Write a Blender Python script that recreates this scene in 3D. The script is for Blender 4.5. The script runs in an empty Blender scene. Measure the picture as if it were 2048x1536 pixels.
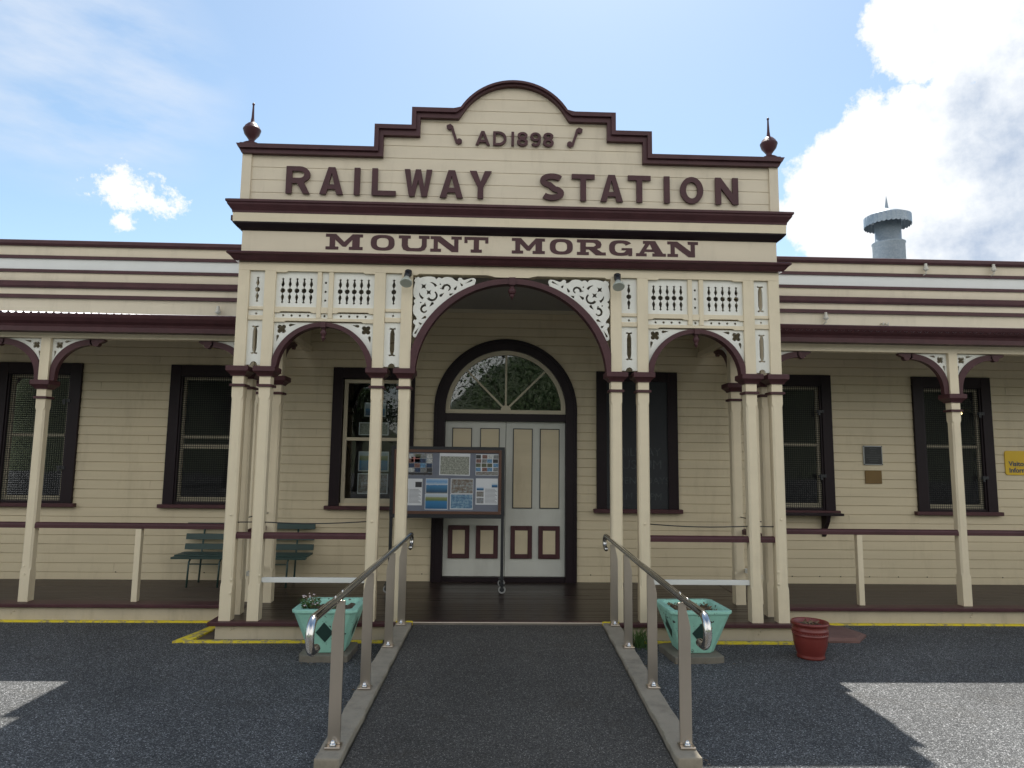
import bpy, bmesh, math, random
from math import sin, cos, pi, radians, sqrt, atan2
from mathutils import Vector, Matrix
random.seed(7)
SC = bpy.context.scene
COL = SC.collection

# ------------------------------------------------------------------ helpers
LOC = {}

def tag(o, label=None, cat=None, group=None, kind=None):
    if label: o['label'] = label
    if cat: o['category'] = cat
    if group: o['group'] = group
    if kind: o['kind'] = kind
    return o

def empty(name, loc, label=None, cat=None, group=None):
    o = bpy.data.objects.new(name, None)
    o.empty_display_size = 0.1
    o.location = loc
    COL.objects.link(o)
    LOC[o.name] = Vector(loc)
    return tag(o, label, cat, group)

class MB:
    """collects geometry in world coordinates, builds ONE mesh object"""
    def __init__(s):
        s.v = []; s.f = []; s.sm = []
    def add(s, vs, fs, smooth=False):
        n = len(s.v)
        s.v += [tuple(p) for p in vs]
        for q in fs:
            s.f.append([i + n for i in q]); s.sm.append(smooth)
        return s
    def box(s, x0, x1, y0, y1, z0, z1):
        return s.add([(x0,y0,z0),(x1,y0,z0),(x1,y1,z0),(x0,y1,z0),(x0,y0,z1),(x1,y0,z1),(x1,y1,z1),(x0,y1,z1)],
                     [(0,3,2,1),(4,5,6,7),(0,1,5,4),(1,2,6,5),(2,3,7,6),(3,0,4,7)])
    def loft(s, rings, cap=True, smooth=False, closed=False):
        n = len(rings[0]); vs = [p for r in rings for p in r]; fs = []
        m = len(rings)
        for k in range(m if closed else m - 1):
            a = k * n; b = ((k + 1) % m) * n
            for i in range(n):
                j = (i + 1) % n
                fs.append((a + i, a + j, b + j, b + i))
        s.add(vs, fs, smooth)
        if cap and not closed:
            s.add(rings[0], [tuple(range(n))[::-1]]); s.add(rings[-1], [tuple(range(n))])
        return s
    def prism(s, poly, y0, y1):
        """convex or simple polygon in (x, z) between two depths"""
        return s.loft([[(x, y0, z) for x, z in poly], [(x, y1, z) for x, z in poly]])
    def prismx(s, poly, x0, x1):
        return s.loft([[(x0, y, z) for y, z in poly], [(x1, y, z) for y, z in poly]])
    def tube(s, path, r, n=12, cap=True):
        P = [Vector(p) for p in path]; rings = []
        t0 = (P[1] - P[0]).normalized()
        a = Vector((0, 0, 1)) if abs(t0.z) < 0.9 else Vector((1, 0, 0))
        u = t0.cross(a).normalized()
        for i, p in enumerate(P):
            t = (P[min(i + 1, len(P) - 1)] - P[max(i - 1, 0)]).normalized()
            u = (u - t * u.dot(t)).normalized(); w = t.cross(u)
            rr = r[i] if isinstance(r, (list, tuple)) else r
            rings.append([tuple(p + (u * cos(2*pi*k/n) + w * sin(2*pi*k/n)) * rr) for k in range(n)])
        return s.loft(rings, cap, True)
    def lathe(s, prof, c, n=20, cap=True):
        rings = [[(c[0] + r*cos(2*pi*k/n), c[1] + r*sin(2*pi*k/n), c[2] + z) for k in range(n)] for r, z in prof]
        return s.loft(rings, cap, True)
    def ball(s, c, r, sy=1.0, sz=1.0, n=10):
        prof = [(max(r*sin(pi*k/n), 1e-4), -r*cos(pi*k/n)*sz) for k in range(n + 1)]
        rings = [[(c[0] + a*cos(2*pi*k/12), c[1] + a*sy*sin(2*pi*k/12), c[2] + z) for k in range(12)] for a, z in prof]
        return s.loft(rings, False, True)
    def pierced(s, outer, holes, y0, thick, axis='xz', at=0.0):
        """flat board with real holes: outlines in (x, z), front face at y0"""
        cu = bpy.data.curves.new('outline', 'CURVE'); cu.dimensions = '2D'; cu.fill_mode = 'BOTH'
        cu.extrude = thick / 2
        for pts in [outer] + list(holes):
            sp = cu.splines.new('POLY'); sp.points.add(len(pts) - 1)
            for p, q in zip(sp.points, pts): p.co = (q[0], q[1], 0, 1)
            sp.use_cyclic_u = True
        ob = bpy.data.objects.new('outline', cu)
        me = bpy.data.meshes.new_from_object(ob)
        yc = y0 + thick / 2
        if axis == 'xz': vs = [(v.co.x, yc - v.co.z, v.co.y) for v in me.vertices]
        else: vs = [(at - v.co.z, v.co.x, v.co.y) for v in me.vertices]
        s.add(vs, [tuple(p.vertices) for p in me.polygons])
        bpy.data.objects.remove(ob); bpy.data.curves.remove(cu); bpy.data.meshes.remove(me)
        return s
    def build(s, name, mat, parent=None, bevel=0, label=None, weld=True):
        me = bpy.data.meshes.new(name)
        off = LOC.get(parent.name, Vector((0, 0, 0))) if parent else Vector((0, 0, 0))
        me.from_pydata([(x - off.x, y - off.y, z - off.z) for x, y, z in s.v], [], s.f)
        for p, q in zip(me.polygons, s.sm): p.use_smooth = q
        bm = bmesh.new(); bm.from_mesh(me)
        if weld: bmesh.ops.remove_doubles(bm, verts=bm.verts, dist=1e-5)
        bmesh.ops.recalc_face_normals(bm, faces=bm.faces)
        bm.to_mesh(me); bm.free()
        me.materials.append(mat)
        o = bpy.data.objects.new(name, me)
        COL.objects.link(o)
        if parent:
            o.parent = parent
        LOC[o.name] = off if parent else Vector((0, 0, 0))
        if bevel:
            m = o.modifiers.new('bevel', 'BEVEL'); m.width = bevel; m.segments = 2; m.limit_method = 'ANGLE'
            m.angle_limit = radians(40)
        if label: o['label'] = label
        return o

def rebase(o, loc):
    """move a top-level mesh's origin to its base"""
    o.data.transform(Matrix.Translation(-Vector(loc))); o.location = loc; LOC[o.name] = Vector(loc)
    return o

# ------------------------------------------------------------------ materials
def nodes_of(m):
    m.use_nodes = True
    nt = m.node_tree
    b = nt.nodes.get('Principled BSDF')
    return nt, b

def N(nt, kind, **kw):
    n = nt.nodes.new(kind)
    for k, v in kw.items():
        if k in n.inputs.keys(): n.inputs[k].default_value = v
        else: setattr(n, k, v)
    return n

def coords(nt, scale=(1, 1, 1)):
    t = N(nt, 'ShaderNodeTexCoord'); mp = N(nt, 'ShaderNodeMapping')
    g = N(nt, 'ShaderNodeNewGeometry')
    mp.inputs['Scale'].default_value = scale
    nt.links.new(g.outputs['Position'], mp.inputs['Vector'])
    return mp.outputs['Vector']

def ramp(nt, fac, stops):
    r = N(nt, 'ShaderNodeValToRGB'); e = r.color_ramp.elements
    while len(e) < len(stops): e.new(0.5)
    for q, (p, c) in zip(e, stops):
        q.position = p; q.color = (c[0], c[1], c[2], 1) if len(c) == 3 else c
    nt.links.new(fac, r.inputs['Fac'])
    return r.outputs['Color']

def paint(name, c, rough=0.5, var=0.12, scale=(3, 3, 3), grain=0.0, bump=0.15, dirt=0.0, spec=0.5):
    """brush painted timber: slight tone drift, faint brush texture, optional grime"""
    m = bpy.data.materials.new(name); nt, b = nodes_of(m); L = nt.links.new
    n1 = N(nt, 'ShaderNodeTexNoise', Scale=1.0, Detail=6.0, Roughness=0.65); L(coords(nt, scale), n1.inputs['Vector'])
    lo = [x * (1 - var) for x in c]; hi = [min(1, x * (1 + var)) for x in c]
    col = ramp(nt, n1.outputs['Fac'], [(0.3, lo), (0.7, hi)])
    if dirt:
        n2 = N(nt, 'ShaderNodeTexNoise', Scale=1.0, Detail=8.0, Roughness=0.7); L(coords(nt, (5, 5, 1.2)), n2.inputs['Vector'])
        f = ramp(nt, n2.outputs['Fac'], [(0.52, (0, 0, 0)), (0.8, (dirt, dirt, dirt))])
        mx = N(nt, 'ShaderNodeMixRGB'); L(f, mx.inputs['Fac']); L(col, mx.inputs['Color1'])
        mx.inputs['Color2'].default_value = (c[0]*0.45, c[1]*0.42, c[2]*0.38, 1); col = mx.outputs['Color']
    L(col, b.inputs['Base Color'])
    b.inputs['Roughness'].default_value = rough
    b.inputs['Specular IOR Level'].default_value = spec
    n3 = N(nt, 'ShaderNodeTexNoise', Scale=1.0, Detail=5.0); L(coords(nt, (30, 30, 120)), n3.inputs['Vector'])
    bp = N(nt, 'ShaderNodeBump', Strength=bump, Distance=0.003); L(n3.outputs['Fac'], bp.inputs['Height'])
    L(bp.outputs['Normal'], b.inputs['Normal'])
    return m

def plain(name, c, rough=0.5, metal=0.0, spec=0.5, var=0.08, scale=8.0):
    m = bpy.data.materials.new(name); nt, b = nodes_of(m); L = nt.links.new
    n1 = N(nt, 'ShaderNodeTexNoise', Scale=scale, Detail=5.0); L(coords(nt), n1.inputs['Vector'])
    L(ramp(nt, n1.outputs['Fac'], [(0.3, [x*(1-var) for x in c]), (0.7, [min(1, x*(1+var)) for x in c])]), b.inputs['Base Color'])
    b.inputs['Roughness'].default_value = rough; b.inputs['Metallic'].default_value = metal
    b.inputs['Specular IOR Level'].default_value = spec
    return m

def asphalt(name, lo, mid, hi, chip=95.0, patch=0.25, tint=(1, 1, 1)):
    m = bpy.data.materials.new(name); nt, b = nodes_of(m); L = nt.links.new
    v = N(nt, 'ShaderNodeTexVoronoi', Scale=chip); L(coords(nt, (1, 1, 0.2)), v.inputs['Vector'])
    sep = N(nt, 'ShaderNodeSeparateColor'); L(v.outputs['Color'], sep.inputs['Color'])
    col = ramp(nt, sep.outputs['Red'], [(0.0, lo), (0.55, mid), (0.93, hi), (1.0, [min(1, x*2.4) for x in hi])])
    big = N(nt, 'ShaderNodeTexNoise', Scale=0.9, Detail=7.0, Roughness=0.6); L(coords(nt), big.inputs['Vector'])
    g = ramp(nt, big.outputs['Fac'], [(0.25, [1 - patch]*3), (0.75, [1 + patch]*3)])
    mx = N(nt, 'ShaderNodeMixRGB', blend_type='MULTIPLY'); mx.inputs['Fac'].default_value = 1
    L(col, mx.inputs['Color1']); L(g, mx.inputs['Color2'])
    # brownish grit collects in patches
    dn = N(nt, 'ShaderNodeTexNoise', Scale=2.6, Detail=9.0, Roughness=0.7); L(coords(nt, (1, 1.6, 1)), dn.inputs['Vector'])
    df_ = ramp(nt, dn.outputs['Fac'], [(0.54, (0, 0, 0)), (0.75, (0.4, 0.4, 0.4))])
    m2 = N(nt, 'ShaderNodeMixRGB'); L(df_, m2.inputs['Fac']); L(mx.outputs['Color'], m2.inputs['Color1']); m2.inputs['Color2'].default_value = (mid[0]*0.95, mid[1]*0.82, mid[2]*0.62, 1)
    L(m2.outputs['Color'], b.inputs['Base Color'])
    b.inputs['Roughness'].default_value = 0.75
    b.inputs['Specular IOR Level'].default_value = 0.35
    bp = N(nt, 'ShaderNodeBump', Strength=0.9, Distance=0.006); L(sep.outputs['Green'], bp.inputs['Height'])
    bp2 = N(nt, 'ShaderNodeBump', Strength=0.8, Distance=0.004); L(v.outputs['Distance'], bp2.inputs['Height'])
    bp2.invert = True
    L(bp.outputs['Normal'], bp2.inputs['Normal']); L(bp2.outputs['Normal'], b.inputs['Normal'])
    return m

def concrete(name, c, yellow=False):
    m = bpy.data.materials.new(name); nt, b = nodes_of(m); L = nt.links.new
    n1 = N(nt, 'ShaderNodeTexNoise', Scale=5.0, Detail=10.0, Roughness=0.75); L(coords(nt), n1.inputs['Vector'])
    col = ramp(nt, n1.outputs['Fac'], [(0.25, [x*0.55 for x in c]), (0.5, c), (0.8, [min(1, x*1.25) for x in c])])
    if yellow:
        n2 = N(nt, 'ShaderNodeTexNoise', Scale=14.0, Detail=8.0, Roughness=0.7); L(coords(nt), n2.inputs['Vector'])
        f = ramp(nt, n2.outputs['Fac'], [(0.40, (0, 0, 0)), (0.50, (1, 1, 1))])
        mx = N(nt, 'ShaderNodeMixRGB'); L(f, mx.inputs['Fac']); mx.inputs['Color1'].default_value = (0.30, 0.25, 0.13, 1)
        mx.inputs['Color2'].default_value = (0.70, 0.55, 0.03, 1); col = mx.outputs['Color']
    L(col, b.inputs['Base Color']); b.inputs['Roughness'].default_value = 0.9
    n3 = N(nt, 'ShaderNodeTexNoise', Scale=60.0, Detail=6.0); L(coords(nt), n3.inputs['Vector'])
    bp = N(nt, 'ShaderNodeBump', Strength=0.5, Distance=0.006); L(n3.outputs['Fac'], bp.inputs['Height']); L(bp.outputs['Normal'], b.inputs['Normal'])
    return m

def boards(name, c, rough, var=0.35, spec=0.5):
    """floor boards running along x"""
    m = bpy.data.materials.new(name); nt, b = nodes_of(m); L = nt.links.new
    n1 = N(nt, 'ShaderNodeTexNoise', Scale=1.0, Detail=8.0, Roughness=0.7); L(coords(nt, (0.6, 16, 4)), n1.inputs['Vector'])
    L(ramp(nt, n1.outputs['Fac'], [(0.25, [x*(1-var) for x in c]), (0.75, [x*(1+var) for x in c])]), b.inputs['Base Color'])
    L(ramp(nt, n1.outputs['Fac'], [(0.3, [rough*0.75]*3), (0.7, [rough*1.2]*3)]), b.inputs['Roughness'])
    b.inputs['Specular IOR Level'].default_value = spec
    return m

def glass(name, tint=(0.9, 0.95, 0.93)):
    m = bpy.data.materials.new(name); m.use_nodes = True; nt = m.node_tree; L = nt.links.new
    nt.nodes.remove(nt.nodes['Principled BSDF']); out = nt.nodes['Material Output']
    tr = N(nt, 'ShaderNodeBsdfTransparent'); tr.inputs['Color'].default_value = (*tint, 1)
    gl = N(nt, 'ShaderNodeBsdfGlossy'); gl.inputs['Roughness'].default_value = 0.015
    fr = N(nt, 'ShaderNodeFresnel', IOR=1.75)
    n1 = N(nt, 'ShaderNodeTexNoise', Scale=2.2, Detail=2.0); L(coords(nt), n1.inputs['Vector'])
    bp = N(nt, 'ShaderNodeBump', Strength=0.08, Distance=0.01); L(n1.outputs['Fac'], bp.inputs['Height'])
    L(bp.outputs['Normal'], gl.inputs['Normal'])
    mx = N(nt, 'ShaderNodeMixShader'); L(fr.outputs['Fac'], mx.inputs['Fac']); L(tr.outputs[0], mx.inputs[1]); L(gl.outputs[0], mx.inputs[2])
    L(mx.outputs[0], out.inputs['Surface'])
    return m

def steel(name, c, rough, scratch=(4, 4, 300)):
    m = bpy.data.materials.new(name); nt, b = nodes_of(m); L = nt.links.new
    b.inputs['Metallic'].default_value = 1.0
    n1 = N(nt, 'ShaderNodeTexNoise', Scale=1.0, Detail=4.0); L(coords(nt, scratch), n1.inputs['Vector'])
    L(ramp(nt, n1.outputs['Fac'], [(0.3, [x*0.88 for x in c]), (0.7, c)]), b.inputs['Base Color'])
    L(ramp(nt, n1.outputs['Fac'], [(0.3, [rough*0.8]*3), (0.7, [rough*1.3]*3)]), b.inputs['Roughness'])
    return m

def galvanised(name):
    m = bpy.data.materials.new(name); nt, b = nodes_of(m); L = nt.links.new
    v = N(nt, 'ShaderNodeTexVoronoi', Scale=45.0); L(coords(nt), v.inputs['Vector'])
    sep = N(nt, 'ShaderNodeSeparateColor'); L(v.outputs['Color'], sep.inputs['Color'])
    L(ramp(nt, sep.outputs['Red'], [(0.0, (0.235, 0.285, 0.325)), (1.0, (0.30, 0.345, 0.385))]), b.inputs['Base Color'])
    b.inputs['Metallic'].default_value = 0.35; b.inputs['Roughness'].default_value = 0.5
    return m

def picture(name, stops, scale=(6, 6, 6), detail=4.0, bands=None):
    """printed picture: blotches of the listed colours, or bands of them up the sheet"""
    m = bpy.data.materials.new(name); nt, b = nodes_of(m); L = nt.links.new
    t = N(nt, 'ShaderNodeTexCoord'); mp = N(nt, 'ShaderNodeMapping'); mp.inputs['Scale'].default_value = scale
    L(t.outputs['Generated'], mp.inputs['Vector'])
    n1 = N(nt, 'ShaderNodeTexNoise', Scale=1.0, Detail=detail, Roughness=0.75); L(mp.outputs['Vector'], n1.inputs['Vector'])
    fac = n1.outputs['Fac']
    if bands:
        sx = N(nt, 'ShaderNodeSeparateXYZ'); L(t.outputs['Generated'], sx.inputs['Vector'])
        ma = N(nt, 'ShaderNodeMath', operation='MULTIPLY_ADD'); L(fac, ma.inputs[0]); ma.inputs[1].default_value = bands
        sb = N(nt, 'ShaderNodeMath', operation='SUBTRACT'); L(sx.outputs['Z'], sb.inputs[0]); sb.inputs[1].default_value = bands / 2
        L(sb.outputs[0], ma.inputs[2]); fac = ma.outputs[0]
    L(ramp(nt, fac, stops), b.inputs['Base Color'])
    b.inputs['Roughness'].default_value = 0.35
    return m

def leafmat(name, c1, c2):
    m = bpy.data.materials.new(name); nt, b = nodes_of(m); L = nt.links.new
    n1 = N(nt, 'ShaderNodeTexNoise', Scale=3.0, Detail=4.0); L(coords(nt), n1.inputs['Vector'])
    L(ramp(nt, n1.outputs['Fac'], [(0.35, c1), (0.65, c2)]), b.inputs['Base Color'])
    b.inputs['Roughness'].default_value = 0.55
    return m

CREAM  = paint('cream_paint', (0.69, 0.598, 0.425), 0.45, 0.05, (1.2, 1.2, 3), dirt=0.28)
SIDING = paint('cream_siding_paint', (0.575, 0.490, 0.330), 0.5, 0.06, (0.7, 0.7, 6), dirt=0.36)
PARA   = paint('parapet_cream_paint', (0.645, 0.562, 0.42), 0.5, 0.05, (1.2, 1.2, 3), dirt=0.32)
WHITE  = paint('white_paint', (0.74, 0.735, 0.665), 0.45, 0.05, dirt=0.2)
BAND   = paint('white_band_paint', (0.66, 0.665, 0.63), 0.4, 0.03)
MAROON = paint('maroon_paint', (0.068, 0.026, 0.029), 0.45, 0.18, (6, 6, 6), bump=0.3, dirt=0.2, spec=0.28)
DARKM  = paint('dark_maroon_paint', (0.015, 0.0085, 0.011), 0.42, 0.15, spec=0.22)
BLACK  = plain('black_metal', (0.012, 0.013, 0.016), 0.45)
DOORW  = paint('door_white_paint', (0.55, 0.555, 0.50), 0.45, 0.05, dirt=0.3)
CEIL   = paint('ceiling_paint', (0.28, 0.27, 0.25), 0.6, 0.04)
SASH   = paint('sash_cream_paint', (0.52, 0.46, 0.33), 0.45, 0.06)
WIRE   = plain('screen_wire', (0.010, 0.0105, 0.011), 0.6, spec=0.2)
GLASS  = glass('window_glass')
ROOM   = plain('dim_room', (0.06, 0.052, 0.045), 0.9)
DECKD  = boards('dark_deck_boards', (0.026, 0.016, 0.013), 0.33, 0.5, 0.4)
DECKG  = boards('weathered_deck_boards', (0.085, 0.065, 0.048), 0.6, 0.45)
SKIRT  = paint('skirt_cream_paint', (0.50, 0.43, 0.31), 0.55, 0.08, dirt=0.5)
GROUND = asphalt('coarse_asphalt', (0.018, 0.019, 0.0205), (0.063, 0.066, 0.068), (0.185, 0.188, 0.190), 170, 0.34)
RAMP   = asphalt('fine_asphalt', (0.032, 0.0295, 0.026), (0.066, 0.0615, 0.054), (0.145, 0.136, 0.122), 200, 0.25)
KERB   = concrete('kerb_concrete', (0.27, 0.235, 0.178))
PADC   = concrete('pad_concrete', (0.15, 0.135, 0.105))
YELLOW = concrete('yellow_kerb_paint', (0.7, 0.55, 0.03), True)
STEEL  = steel('polished_stainless', (0.60, 0.59, 0.57), 0.13, (300, 300, 4))
BRUSH  = plain('brushed_stainless', (0.54, 0.475, 0.405), 0.31, 1.0, var=0.05, scale=5.0)
GALV   = galvanised('galvanised_sheet')
ROOFM  = steel('corrugated_iron', (0.62, 0.64, 0.66), 0.4, (5, 5, 5))
def chipped(name, c, under):
    m = paint(name, c, 0.55, 0.10, (8, 8, 8), bump=0.8, dirt=0.5); nt, b = m.node_tree, m.node_tree.nodes['Principled BSDF']; L = nt.links.new
    src = b.inputs['Base Color'].links[0].from_socket
    n = N(nt, 'ShaderNodeTexNoise', Scale=26.0, Detail=6.0, Roughness=0.6); L(coords(nt), n.inputs['Vector'])
    big = N(nt, 'ShaderNodeTexNoise', Scale=5.0, Detail=2.0); L(coords(nt), big.inputs['Vector'])
    a = N(nt, 'ShaderNodeMath', operation='MULTIPLY_ADD'); L(big.outputs['Fac'], a.inputs[0]); a.inputs[1].default_value = 0.35; L(n.outputs['Fac'], a.inputs[2])
    f = ramp(nt, a.outputs[0], [(0.815, (0, 0, 0)), (0.84, (1, 1, 1))])
    mx = N(nt, 'ShaderNodeMixRGB'); L(f, mx.inputs['Fac']); L(src, mx.inputs['Color1']); mx.inputs['Color2'].default_value = (*under, 1)
    L(mx.outputs['Color'], b.inputs['Base Color']); return m
MINT   = chipped('mint_paint', (0.285, 0.56, 0.45), (0.05, 0.05, 0.045))
DGREEN = paint('dark_green_paint', (0.018, 0.045, 0.037), 0.5, 0.2)
BENCHG = paint('bench_green_paint', (0.022, 0.052, 0.045), 0.45, 0.15)
SOIL   = concrete('dry_soil', (0.085, 0.06, 0.04))
TERRA  = paint('red_glaze', (0.16, 0.026, 0.020), 0.38, 0.12, (10, 10, 10), bump=0.4)
STONE  = concrete('red_stone', (0.155, 0.085, 0.070))
FELT   = plain('grey_felt', (0.16, 0.175, 0.215), 0.95)
WOODF  = boards('brown_wood', (0.10, 0.045, 0.026), 0.5)
PAPER  = plain('white_paper', (0.62, 0.64, 0.66), 0.6, var=0.03)
CERAM  = plain('white_ceramic', (0.55, 0.52, 0.44), 0.3)
LENS   = plain('frosted_lens', (0.42, 0.45, 0.39), 0.25)
CHALKB = plain('chalkboard_black', (0.014, 0.017, 0.021), 0.6)
CHALK  = plain('faded_chalk', (0.055, 0.062, 0.066), 0.9, var=0.35, scale=25.0)
RUBBER = plain('grey_rubber', (0.30, 0.30, 0.29), 0.5)
BRASS  = plain('bronze_plate', (0.16, 0.095, 0.028), 0.45, 0.3)
YSIGN  = plain('yellow_sign', (0.62, 0.40, 0.012), 0.4, var=0.03)
NAVY   = plain('navy_print', (0.03, 0.05, 0.09), 0.5)
SILVER = plain('silver_border', (0.33, 0.34, 0.33), 0.4)
LEAF   = leafmat('leaf_green', (0.035, 0.085, 0.018), (0.08, 0.14, 0.03))
DRY    = leafmat('dry_leaf', (0.12, 0.075, 0.035), (0.20, 0.14, 0.07))
PETAL  = plain('pale_petal', (0.6, 0.5, 0.5), 0.6)
BARK   = plain('bark', (0.10, 0.08, 0.06), 0.9)
TREEL  = leafmat('tree_leaf', (0.03, 0.06, 0.015), (0.07, 0.11, 0.03))
HILLM  = leafmat('bush_hill', (0.035, 0.05, 0.02), (0.06, 0.07, 0.03))

# ------------------------------------------------------------------ key dimensions (metres)
W, PW = 1.944, 0.692            # main wall face, wing post line; portico front is y = 0
ZD, ZF = 0.178, 0.155           # deck height at wall / portico front
PIT = 0.1077                    # weatherboard pitch

# ------------------------------------------------------------------ ground and ramp
g = MB()
g.add([(-300,-300,0),(300,-300,0),(300,300,0),(-300,300,0)], [(0,1,2,3)])
tag(g.build('ground', GROUND), kind='structure')

def lerp(a, b, t): return a + (b - a) * t
# ramp surface: rises from the lot to the portico step, a dark strip of asphalt
rp = MB()
ys = [-6.2, -4.4, -3.4, -2.9, -2.5, -1.6, -0.8, -0.03]
zs = [0.006, 0.007, 0.012, 0.022, 0.038, 0.078, 0.112, 0.138]
def kx(y, side):        # inner kerb line at depth y (the ramp is turned about a degree)
    t = (y + 2.7) / 2.67
    return lerp(-0.955, -0.872, t) if side < 0 else lerp(0.822, 0.868, t)
vs = []; fs = []
for y, z in zip(ys, zs):
    yy = max(y, -2.9)
    vs += [(kx(yy, -1) + 0.012, y, z), (kx(yy, 1) - 0.012, y, z)]
for k in range(len(ys) - 1): fs.append((2*k, 2*k+1, 2*k+3, 2*k+2))
rp.add(vs, fs)
tag(rp.build('ramp', RAMP), kind='structure')

def kerb(side, label):
    m = MB(); rings = []
    for k in range(49):
        t = k / 48; y = lerp(-2.63, -0.02, t); z = lerp(0.072, 0.158, t)
        xi = kx(y, side); xo = xi + side * lerp(0.135, 0.147, t)
        j = random.uniform(-0.0035, 0.0035)
        rings.append([(xi + j, y, -0.02), (xo + j, y, -0.02), (xo + j, y, z), (xi + j*1.5, y, z + random.uniform(-0.002, 0.002))])
    m.loft(rings)
    o = m.build('ramp_kerb', KERB, None, 0.008); rebase(o, (kx(-1.3, side), -1.3, 0))
    tag(o, label, 'kerb', 'concrete kerbs beside the ramp')
    y = MB(); xi = kx(-0.0, side); xa, xb = sorted((xi - side*0.004, xi + side*0.15))
    y.box(xa, xb, -0.03, 0.0, 0.13, 0.166)
    y.build('yellow_end', YELLOW, o, 0.004)
kerb(-1, 'grey concrete kerb along the ramp edge nearest the planter with the flowers')
kerb(1, 'grey concrete kerb along the ramp edge nearest the red pot')

# ------------------------------------------------------------------ the station
ST = empty('railway_station', (0, 0, 0), 'cream and maroon timber railway station with stepped parapet and arched entrance portico', 'building')

# ---- siding with real laps
def board_profile(z0, p, lap):
    return [(z0, 0.0), (z0 + 0.0005, -lap), (z0 + p*0.90, -lap*0.62), (z0 + p, 0.0)]
def siding_piece(m, Y, za, zb, xl, xr, base, p, lap):
    """xl, xr: functions of z giving the two ends"""
    k0 = int(math.floor((za - base) / p + 1e-6)); k1 = int(math.ceil((zb - base) / p - 1e-6))
    for k in range(k0, k1):
        pr = board_profile(base + k*p, p, lap); out = []
        for (z1, y1), (z2, y2) in zip(pr, pr[1:]):
            a, b = max(z1, za), min(z2, zb)
            if b <= a: continue
            f = lambda z: y1 + (y2 - y1) * (z - z1) / (z2 - z1)
            out.append(((a, f(a)), (b, f(b))))
        for (a, ya), (b, yb) in out:
            m.add([(xl(a), Y + ya, a), (xr(a), Y + ya, a), (xr(b), Y + yb, b), (xl(b), Y + yb, b)], [(0, 1, 2, 3)])
def siding(m, Y, x0, x1, za, zb, base=0.156, p=PIT, lap=0.0135):
    siding_piece(m, Y, za, zb, lambda z: x0, lambda z: x1, base, p, lap)

WX = 9.2
ZT = 3.33
win_far = [(-6.14, -5.13), (5.13, 6.14)]
openings = [(-8.3, -7.3), (-6.07, -5.20), (-4.01, -3.17), (-2.05, -1.20), (3.15, 4.01), (5.20, 6.07), (7.3, 8.3)]
openings = openings[1:-1]
OB, OT = 1.09, 2.66
wall = MB()
xs = [-WX]
for a, b in openings: xs += [a, b]
# solid columns (the door is cut out separately)
cols = []
prev = -WX
for a, b in openings:
    cols.append((prev, a)); prev = b
cols.append((prev, WX))
AR, AZ = 0.81, 2.246       # door arch cut
for a, b in cols:
    if a < 0 < b:
        siding(wall, W, a, -AR, 0.178, AZ); siding(wall, W, AR, b, 0.178, AZ)
        n = 24
        for k in range(n):
            za, zb = AZ + AR*sin(pi/2*k/n), AZ + AR*sin(pi/2*(k+1)/n)
            ea, eb = AR*cos(pi/2*k/n), AR*cos(pi/2*(k+1)/n)
            e = lambda z, za=za, zb=zb, ea=ea, eb=eb: ea + (eb - ea)*(z - za)/(zb - za)
            siding_piece(wall, W, za, zb, lambda z: a, lambda z: -e(z), 0.156, PIT, 0.0135)
            siding_piece(wall, W, za, zb, lambda z: e(z), lambda z: b, 0.156, PIT, 0.0135)
        siding(wall, W, a, b, AZ + AR, ZT)
    else:
        siding(wall, W, a, b, 0.178, ZT)
for a, b in openings:
    siding(wall, W, a, b, 0.178, OB); siding(wall, W, a, b, OT, ZT)
siding(wall, W, -2.5, 2.5, ZT, 3.52)
wall.build('wall', SIDING, ST, weld=False)
# butt joints between board lengths and a few old nail heads
rj = random.Random(31); m = MB(); q = MB()
for k in range(1, 26):
    z0 = 0.156 + k*PIT
    for x in [rj.uniform(-6, 6.4) for _ in range(2)]:
        if any(a - 0.2 < x < b + 0.2 for a, b in openings) or abs(x) < 1.0 or 1.05 < x < 2.2: continue
        m.box(x - 0.0013, x + 0.0013, W - 0.0138, W - 0.006, z0 + 0.004, z0 + PIT*0.9)
    for x in [-5.0, -4.55, -2.9, -2.45, -1.0, 1.0, 2.35, 2.85, 4.3, 4.9, 6.5]:
        x += rj.uniform(-0.02, 0.02)
        if not any(a - 0.15 < x < b + 0.15 for a, b in openings) and rj.random() < 0.5: q.box(x - 0.003, x + 0.003, W - 0.0138, W - 0.008, z0 + 0.018, z0 + 0.024)
m.build('board_joint', SKIRT, ST); q.build('nail_head', SKIRT, ST)
# vent nails / dark holes in the bottom board
m = MB()
for x in (-4.58, -3.55, 3.52, 3.86, 4.12, 4.48, 4.84, 5.2, 6.15, -1.62, -0.98, 1.05, 1.55):
    m.box(x - 0.006, x + 0.006, W - 0.0150, W - 0.008, 0.258, 0.270)
m.build('vent_hole', BLACK, ST)
# dim room behind the wall (open towards the windows)
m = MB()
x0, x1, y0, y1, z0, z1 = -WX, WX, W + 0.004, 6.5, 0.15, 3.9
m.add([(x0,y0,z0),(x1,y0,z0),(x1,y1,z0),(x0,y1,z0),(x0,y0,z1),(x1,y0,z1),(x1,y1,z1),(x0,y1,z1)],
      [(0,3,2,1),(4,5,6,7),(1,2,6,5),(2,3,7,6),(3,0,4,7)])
m.build('interior', ROOM, ST)

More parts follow.
